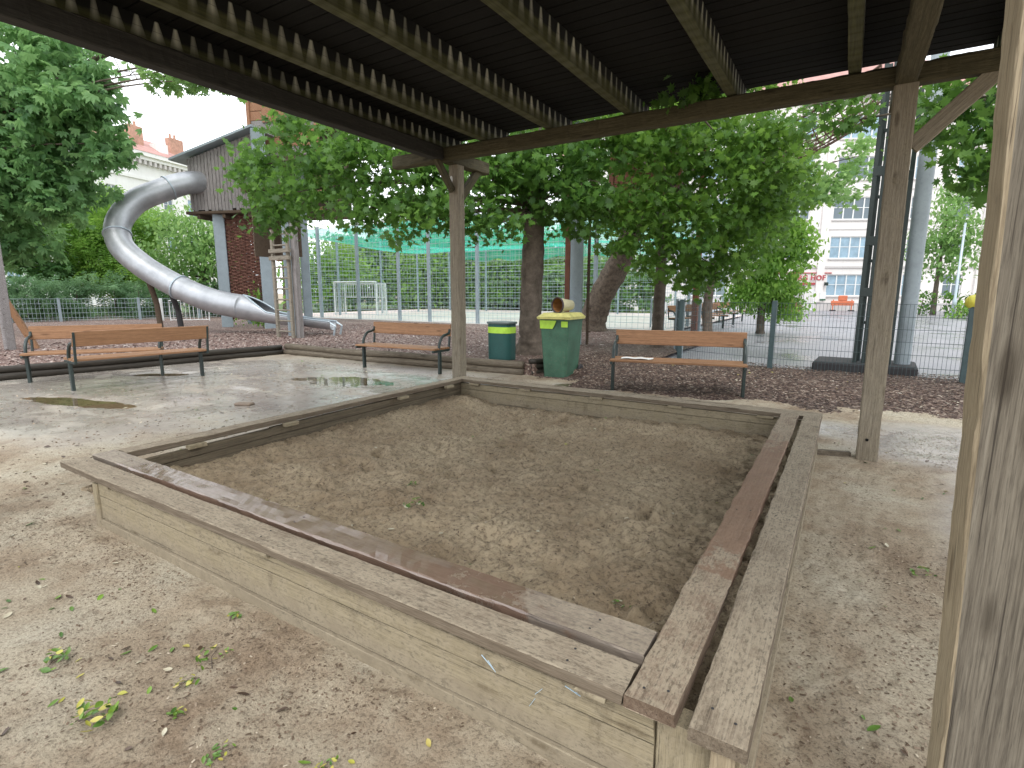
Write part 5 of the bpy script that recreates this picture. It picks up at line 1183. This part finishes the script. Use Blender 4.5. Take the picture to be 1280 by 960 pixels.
# apartment house on the right
D = math.atan2(.47, .88)
from_o = (1.55, 49.0, .0)
A = Bld('apartment_house', 'large pale pink apartment house with rows of white framed windows behind the plaza', from_o, D)
rows = [(1.2, 2.85), (4.05, 5.7), (6.95, 8.6), (9.85, 11.5), (12.75, 14.4)]
ops = []; colsw = [(-3.4, -.4, 4), (2.2, 3.6, 2), (5.2, 6.6, 2), (8.2, 11.2, 4), (13.5, 15.0, 2), (17, 20, 4), (22, 25, 4), (-6.6, -5.1, 2), (-9.7, -8.2, 2), (-14, -11, 4)]
for (a, b_, n_) in colsw:
    for c_, e_ in rows:
        if c_ < 3 and a < -4.5 and a > -10: continue
        ops.append((a, b_, c_, e_, n_))
ops.append((-8.3, -5.0, 0, 2.05, 0))
A.wall(-22, 30, 0, 15.6, ops, 'wall_pink', .35)
for o_ in ops:
    if o_[4]: A.window(*o_)
A.box('string_course', -22, 30, -.10, -.003, 3.35, 3.5, 'trim'); A.box('plinth', -4.3, 30, -.08, -.004, 0, .7, 'trim')
for z in (6.2, 9.1, 12.0): A.box('string_course', -22, 30, -.05, -.003, z, z+.08, 'trim')
for s in (-4.25, .9, 7.4, 12.3, 16.0, 21.0): A.box('pilaster', s, s+.55, -.16, -.003, .72, 15.4, 'wall_pink')
A.box('cornice', -22, 30, -.5, .3, 15.6, 16.0, 'trim')
mb = MB(); mb.add([(-22, -.45, 16.0), (30, -.45, 16.0), (30, 4, 19.5), (-22, 4, 19.5), (30, 9, 16), (-22, 9, 16)], [(0, 1, 2, 3), (3, 2, 4, 5)]); mb.build('roof', M['tiles'], A.t)
A.box('courtyard_wall', -12, 2, 6, 6.3, 0, 4, 'wall_cream'); A.box('wall', -22, 30, 9, 9.2, 0, 16, 'wall_pink')
A.box('portal_side', -8.36, -8.3, .0, 5, 0, 2.05, 'wall_cream'); A.box('portal_side', -5.0, -4.94, .36, 5, 0, 2.05, 'wall_cream')
# red letters above the portal
m, nt, b, o = newmat('red_letters'); b.inputs['Base Color'].default_value = (.42, .06, .07, 1); b.inputs['Roughness'].default_value = .5; M['redletter'] = m
cu_ = bpy.data.curves.new('lettering', 'FONT'); cu_.body = 'SBERG HOF'; cu_.size = .52; cu_.extrude = .02; cu_.align_x = 'RIGHT'; cu_.space_character = 1.12; cu_.offset = .016; cu_.materials.append(M['redletter'])
tmp = bpy.data.objects.new('tmp', cu_); C.objects.link(tmp); bpy.context.view_layer.update()
lme = bpy.data.meshes.new_from_object(tmp.evaluated_get(bpy.context.evaluated_depsgraph_get())); bpy.data.objects.remove(tmp)
if not lme.materials: lme.materials.append(M['redletter'])
lo = bpy.data.objects.new('lettering', lme); C.objects.link(lo); lo.parent = A.t; lo.location = (-3.6, -.19, 2.42); lo.rotation_euler = (PI/2, 0, 0)
A.box('portal_lintel', -8.9, -4.3, -.12, -.003, 2.06, 2.22, 'redletter'); A.box('portal_lintel', -8.9, -3.1, -.08, -.003, 2.93, 3.0, 'redletter')
A.box('notice_board', -3.9, -3.45, -.2, -.165, .9, 1.5, 'white'); A.box('notice_board', -3.9, -3.45, -.212, -.201, .85, .98, 'grassg' if 'grassg' in M else 'bin_green')
A.box('wall_lamp', -3.65, -3.4, -.3, -.165, 2.0, 2.25, 'steel_frame')
# white gates in the portal
def gate(label, s0, s1):
    t = thing('gate', label, 'gate', tuple(A.o), D, None); mb = MB()
    mb.box(s0, s1, -.62, -.57, .12, .2); mb.box(s0, s1, -.62, -.57, 1.55, 1.65); mb.box(s0, s0+.09, -.62, -.57, .0, 1.65); mb.box(s1-.09, s1, -.62, -.57, .0, 1.65); mb.build('gate_frame', M['white'], t)
    mb = MB(); n = int((s1-s0)/.16)
    for i in range(1, n): x = s0+(s1-s0)*i/n; mb.box(x-.02, x+.02, -.61, -.58, .2, 1.55)
    mb.build('bars', M['white'], t)
    return t
gate('left white barred gate under the red lettering', -8.9, -7.1); g_ = gate('right white barred gate under the red lettering', -5.9, -4.5)
# cream building behind the court
Bc = Bld('town_house', 'pale cream town house seen through the court mesh', (-26, 50, 0), R(2))
ops = []
for i in range(8):
    for c_, e_ in ((1.0, 2.9), (4.4, 6.3), (7.8, 9.7), (11.2, 12.9)): ops.append((1.5+i*3.4, 2.9+i*3.4, c_, e_, 2))
Bc.wall(0, 29, 0, 14.5, ops, 'wall_cream', .3)
for o_ in ops: Bc.window(*o_)
Bc.box('string_course', 0, 29, -.12, -.003, 3.5, 3.75, 'trim'); Bc.box('plinth', 0, 29, -.1, -.003, 0, .6, 'trim'); Bc.box('cornice', -.2, 29.2, -.5, .3, 14.5, 14.9, 'trim')
for i in range(9): Bc.box('pilaster', .4+i*3.4, .7+i*3.4, -.1, -.003, .62, 3.48, 'trim')
mb = MB(); mb.add([(0, -.4, 14.9), (29, -.4, 14.9), (29, 5, 18.5), (0, 5, 18.5)], [(0, 1, 2, 3)]); mb.build('roof', M['tiles'], Bc.t)
# white house with red roof, upper left
P0 = Vector((-61.5, 17.5, 0)); P1 = Vector((-66.5, 34.5, 0)); ang = math.atan2(P1.y-P0.y, P1.x-P0.x)
# facade faces the playground (local -d side must look towards the camera): s runs from far right to near left
Wh = Bld('white_house', 'white house with moulded cornice, red roof and brick chimneys at upper left', (-66.3, 35.4, 0), math.atan2(P0.y-P1.y, P0.x-P1.x)+PI)
Wh.t.rotation_euler = (0, 0, math.atan2(P1.y-P0.y, P1.x-P0.x)); Wh.t.location = (P0.x, P0.y, 0)
def whz(z): return z
ops = []
for i in range(-2, 8):
    for c_, e_ in ((2, 4.2), (6, 8.2), (9.9, 12.1)): ops.append((i*3.2+.8, i*3.2+2.0, c_, e_, 2))
Wh.wall(-8, 26, 0, 15.2, ops, 'wall_white', .3)
for o_ in ops: Wh.window(*o_)
Wh.box('string_course', -8, 26, -.15, -.003, 13.2, 13.5, 'wall_white')
Wh.box('cornice', -8.2, 26.2, -.55, .2, 15.2, 15.55, 'wall_white'); Wh.box('cornice', -8.3, 26.3, -.8, .2, 15.55, 15.95, 'wall_white')
mb = MB()
for i in range(56): mb.box(-7.9+i*.6, -7.62+i*.6, -.5, -.003, 14.75, 15.19)
mb.build('dentil_row', M['trim'], Wh.t)
mb = MB(); mb.add([(-8.4, -.85, 15.96), (26.4, -.85, 15.96), (26.4, 3.2, 18.3), (-8.4, 3.2, 18.3), (26.4, 7, 15.9), (-8.4, 7, 15.9)], [(0, 1, 2, 3), (3, 2, 4, 5)]); mb.build('roof', M['tiles'], Wh.t)
Wh.box('end_wall', 26.0, 26.3, 0, 7, 0, 15.9, 'wall_white'); Wh.box('end_wall', -8.3, -8.0, 0, 7, 0, 15.9, 'wall_white')
for s, h_, w_ in ((2.6, 18.6, 1.3), (5.2, 18.2, 1.0), (7.2, 18.7, 1.8), (11.3, 18.9, 1.5), (16.2, 18.8, 1.7), (21, 18.8, 1.5)):
    ch_ = Wh.box('chimney', s, s+w_, 1.0, 1.8, 16.5, h_, 'brick', bev=.02)
    for k in range(2): MB().lathe([(.14, 0), (.12, .5), (0, .5)], 8, Matrix.Translation((s+.35+k*.6, 1.4, h_))).build('chimney_pot', M['brick'], ch_)
for s in (4.0, 9.4, 14.0): Wh.box('dormer', s, s+1.1, .3, 1.6, 16.4, 17.6, 'wall_white')

# ------------------------------------------------------------------ fallen leaves, sprigs, chips
def litmat(name, a, b_):
    m, nt, b, o = newmat(name); oi = N(nt, 'ShaderNodeObjectInfo'); v = coords(nt, rand=True); n = noise(nt, v, 30, 3)
    c = mix(nt, oi.outputs['Random'], a, b_); c = mix(nt, ramp(nt, [(.4, 0.), (.6, .4)], n.outputs[0]).outputs[0], c, tuple(x*.6 for x in a)); nt.links.new(c, b.inputs['Base Color']); b.inputs['Roughness'].default_value = .45; return m
M['fl_green'] = litmat('fallen_leaf_green', (.06, .14, .02), (.20, .33, .04)); M['fl_yellow'] = litmat('fallen_leaf_yellow', (.42, .42, .06), (.50, .40, .12)); M['fl_pale'] = litmat('fallen_leaf_pale', (.50, .45, .32), (.62, .58, .44)); M['fl_brown'] = litmat('fallen_leaf_brown', (.06, .035, .022), (.13, .08, .05))
def leafmesh(k, wd, curl):
    n = 7; vs = []; fs = []
    for i in range(n):
        y = i/(n-1); w_ = wd*math.sin(PI*min(1, y*.95+.03))**.8*(1-.25*y); z = curl*(y-.5)**2*4*.25+.004
        vs += [(-w_, y-.5, z+w_*.35), (0, y-.5, z), (w_, y-.5, z+w_*.35*(1+.3*math.sin(k+i)))]
    for i in range(n-1):
        a = i*3; fs += [(a, a+1, a+4, a+3), (a+1, a+2, a+5, a+4)]
    me = bpy.data.meshes.new('fallen_leaf'); me.from_pydata(vs, [], fs); me.polygons.foreach_set('use_smooth', [True]*len(fs)); return me
LM = {}
for nm in ('fl_green', 'fl_yellow', 'fl_pale', 'fl_brown'):
    for k, (wd, cu__) in enumerate(((.22, .15), (.32, -.12), (.27, .3))):
        me = leafmesh(k, wd, cu__); me.materials.append(M[nm]); LM[nm, k] = me
def zat(x, y):
    if -4.0 < x < -.1 and .06 < y < 4.1: return float(sz(np.array([x]), np.array([y]))[0])
    if y > 5.7 and x > -4.3: return float(mz(np.array([x]), np.array([y]))[0])
    return float(gz(np.array([x]), np.array([y]))[0])
rl = random.Random(21)
def leaf(x, y, size, nm, group, label):
    o = bpy.data.objects.new('fallen_leaf', LM[nm, rl.randrange(3)]); C.objects.link(o)
    o.location = (x, y, zat(x, y)+size*.12); o.scale = (size, size, size); o.rotation_euler = (rl.uniform(-.35, .35), rl.uniform(-.35, .35), rl.uniform(0, 6.28))
    tag(o, label, 'leaf', group)
kinds = ['fl_green']*6+['fl_yellow']*2+['fl_pale']*3+['fl_brown']*3
LB = {'fl_green': 'green', 'fl_yellow': 'yellowish', 'fl_pale': 'pale dry', 'fl_brown': 'brown'}
def scatter(n, fx, where, s0, s1, ks=kinds):
    for i in range(n):
        x, y = fx(); nm = rl.choice(ks); leaf(x, y, rl.uniform(s0, s1), nm, '%s leaves %s' % (LB[nm], where), 'small %s fallen leaf %s' % (LB[nm], where))
scatter(90, lambda: (rl.uniform(-3.6, -.3), rl.triangular(-1.0, -.05, -.55)), 'on the sand in front of the sandbox', .018, .045)
scatter(30, lambda: (rl.uniform(-6.0, -3.7), rl.uniform(-.9, 2.5)), 'on the ground left of the sandbox', .03, .055)
scatter(34, lambda: (rl.uniform(.06, 1.0), rl.uniform(.6, 4.6)), 'on the ground right of the sandbox', .02, .045)
scatter(46, lambda: (rl.uniform(-3.8, -.4), rl.uniform(.45, 4.0)), 'inside the sandbox', .02, .045, ['fl_green']*4+['fl_pale']*5+['fl_yellow'])
scatter(50, lambda: (rl.uniform(-10, -4.4), rl.uniform(1.4, 6.0)), 'on the wet ground behind the sandbox', .03, .06, ['fl_pale']*4+['fl_brown']*3+['fl_green'])
scatter(36, lambda: (rl.uniform(-3.0, 1.6), rl.uniform(5.9, 8.3)), 'on the dark wood chips', .03, .07, ['fl_pale']*4+['fl_yellow'])
def sprig(x, y, n, size, spread, label, ks=('fl_green', 'fl_green', 'fl_yellow')):
    n = int(n*2.6); size *= .72; spread *= 1.1
    t = thing('leaf_sprig', label, 'leaf sprig', (x, y, zat(x, y)), rl.uniform(0, 6)); 
    for i in range(n):
        o = bpy.data.objects.new('leaf', LM[rl.choice(ks), rl.randrange(3)]); C.objects.link(o); o.parent = t
        a = rl.uniform(0, 6.28); r = spread*rl.random()**.6; s = size*rl.uniform(.6, 1.2); o.location = (r*math.cos(a), r*math.sin(a), s*.25+.004*i/3); o.scale = (s, s, s); o.rotation_euler = (rl.uniform(-.6, .6), rl.uniform(-.6, .6), a+rl.uniform(-.6, .6))
    MB().tube([(-spread, 0, .006), (0, .01, .012), (spread*.9, -.01, .006)], .0015, 5).build('stem', M['bark'], t)
for a in ((-1.88, -.66, 16, .045, .06, 'largest green leaf sprig at the lower left, on the sand'), (-2.34, -.62, 9, .045, .055, 'yellow green leaf cluster left of the largest sprig'),
          (-1.86, -.28, 8, .035, .06, 'loose green leaf pair group nearest the front wall'), (-1.80, -.41, 6, .035, .04, 'small green sprig between the leaf clusters on the sand'),
          (-1.40, -.52, 7, .03, .04, 'thin green sprig at the bottom edge, left'), (-1.09, -.38, 7, .03, .035, 'thin green sprig at the bottom edge, right'),
          (-2.03, -.10, 4, .035, .025, 'dark green leaf clump near the foot of the front wall'), (-1.68, -.5, 4, .035, .02, 'green and yellow leaf lying in front of the sprigs'),
          (.55, 1.95, 7, .04, .06, 'green sprig on the ground beside the near pavilion post')): sprig(*a)
for a in ((-2.05, 1.06, 10, .04, .06, 'white and green leaf cluster in the middle of the sand'), (-.62, .78, 6, .03, .03, 'green leaf clump in the near right corner of the sand'), (-2.37, 1.4, 6, .03, .04, 'dark green sprig on the sand at left')):
    sprig(*a, ks=('fl_green', 'fl_pale', 'fl_green'))
leaf(.30, .66, .05, 'fl_green', 'bright leaf', 'single bright green leaf on the sand in front of the near post')
# countless small bark crumbs and chips: one object each area
def crumbs(name, label, n, fx, s0, s1, mats, zf):
    rng = np.random.default_rng(len(name)+n); X, Y = fx(rng, n); Z = zf(X, Y); s = rng.uniform(s0, s1, n); a = rng.uniform(0, 6.28, n)
    l = s*rng.uniform(.8, 2.6, n); base = np.array([(-.5, -.5, 0), (.5, -.4, 0), (.5, .5, .0), (-.45, .5, 0), (0, 0, .45)])
    V = base[None]*np.stack([l, s, s*.6], -1)[:, None]; c, si = np.cos(a)[:, None], np.sin(a)[:, None]
    x = V[..., 0]*c-V[..., 1]*si; y = V[..., 0]*si+V[..., 1]*c; t_ = rng.normal(0, .3, n)[:, None]
    V = np.stack([x+X[:, None], y+Y[:, None], V[..., 2]+Z[:, None]+x*t_], -1)
    F0 = np.array([(0, 1, 4), (1, 2, 4), (2, 3, 4), (3, 0, 4)]); Fc = (F0[None]+(np.arange(n)*5)[:, None, None]).reshape(-1, 3)
    me = npmesh(name, V.reshape(-1, 3), Fc, {'tone': np.repeat(rng.random(n)**1.5, 5)}); o = link(name, me, mats); tag(o, label, 'ground litter', None, 'stuff')
def chipmat(name, stops):
    m, nt, b, o = newmat(name); at = N(nt, 'ShaderNodeAttribute', attribute_name='tone'); nt.links.new(ramp(nt, stops, at.outputs['Fac']).outputs[0], b.inputs['Base Color']); b.inputs['Roughness'].default_value = .85; return m
M['crumb'] = chipmat('bark_crumbs', [(0, (.10, .07, .045)), (.5, (.20, .14, .095)), (.85, (.33, .26, .19)), (1, (.58, .50, .38))])
M['chip'] = chipmat('wood_chips', [(0, (.035, .022, .018)), (.45, (.085, .05, .038)), (.8, (.16, .10, .075)), (.96, (.30, .23, .17)), (1, (.62, .56, .47))])
M['chipred'] = chipmat('red_wood_chips', [(0, (.09, .05, .042)), (.5, (.19, .12, .10)), (.85, (.31, .235, .20)), (1, (.62, .56, .52))])
gzf = lambda X, Y: gz(X, Y)+.002
def fx1(r, n):
    X = r.uniform(-4.2, .2, n); Y = -.02-np.abs(r.normal(0, .55, n)); k = fbm(X*1.3, Y*1.3, 3, 55)+.35*r.random(n) > .1; return X[k], np.maximum(Y[k], -1.2)
def crumbs2(name, label, n, fx, s0, s1, mat, zf):
    def g_(r, n_): return fx(r, n_)
    rng = np.random.default_rng(7); X, Y = fx(rng, n); crumbs(name, label, len(X), lambda r, m_: (X, Y), s0, s1, mat, zf)
crumbs2('bark_crumbs', 'bark crumbs strewn on the sandy ground before the sandbox', 8000, fx1, .002, .007, M['crumb'], gzf)
def fx2(r, n): X = r.uniform(.02, 1.2, n); Y = r.uniform(-.3, 5.4, n); k = fbm(X*1.9, Y*1.1, 3, 56)+.5*r.random(n) > .12; return X[k], Y[k]
crumbs2('bark_crumbs', 'bark crumbs strewn on the ground right of the sandbox', 8000, fx2, .003, .009, M['crumb'], gzf)
def fx3(r, n): return r.uniform(-10, -4.1, n), r.uniform(-.8, 6.2, n)
crumbs2('bark_crumbs', 'dark crumbs strewn on the wet ground behind the sandbox', 4500, fx3, .004, .016, M['crumb'], gzf)
def fx4(r, n): return r.uniform(-3.95, -.12, n), r.uniform(.3, 4.05, n)
crumbs2('bark_crumbs', 'small crumbs of bark and sand lumps in the sandbox', 6000, fx4, .003, .010, M['crumb'], lambda X, Y: sz(X, Y)+.001)
def fx5(r, n): X = r.uniform(-4.3, 3.2, n); Y = r.uniform(5.5, 9.4, n); k = mz(X, Y) > gz(X, Y)-.004; return X[k], Y[k]
crumbs2('wood_chips', 'loose dark wood chips covering the bed by the fence', 26000, fx5, .008, .026, M['chip'], lambda X, Y: mz(X, Y)+.004)
def fx6(r, n): X = r.uniform(-16, -4.5, n); Y = r.uniform(0, 14, n); k = mz(X, Y) > .1; k &= (X < -11.1) | (Y > 6.55); return X[k], Y[k]
crumbs2('wood_chips', 'loose reddish wood chips in the bed behind the log kerb', 24000, fx6, .014, .04, M['chipred'], lambda X, Y: mz(X, Y)+.004)
# brick-like stone lying on the wet ground
M['kerbstone'] = plain('brown_stone', (.20, .15, .11), .7, 0, .3, 9, .3)
o = MB().box(-.11, .11, -.06, .06, 0, .035, .012).build('flat_stone', M['kerbstone'], None, (-6.25, 2.55, -.006), rot=(0, 0, .4)); tag(o, 'flat brown stone lying on the wet ground left of the sandbox', 'stone')
S.render.engine = 'CYCLES'
try:
    S.cycles.use_denoising = True; S.cycles.transparent_max_bounces = 16; S.cycles.max_bounces = 7; S.cycles.diffuse_bounces = 4; S.cycles.sample_clamp_indirect = 8
except Exception: pass
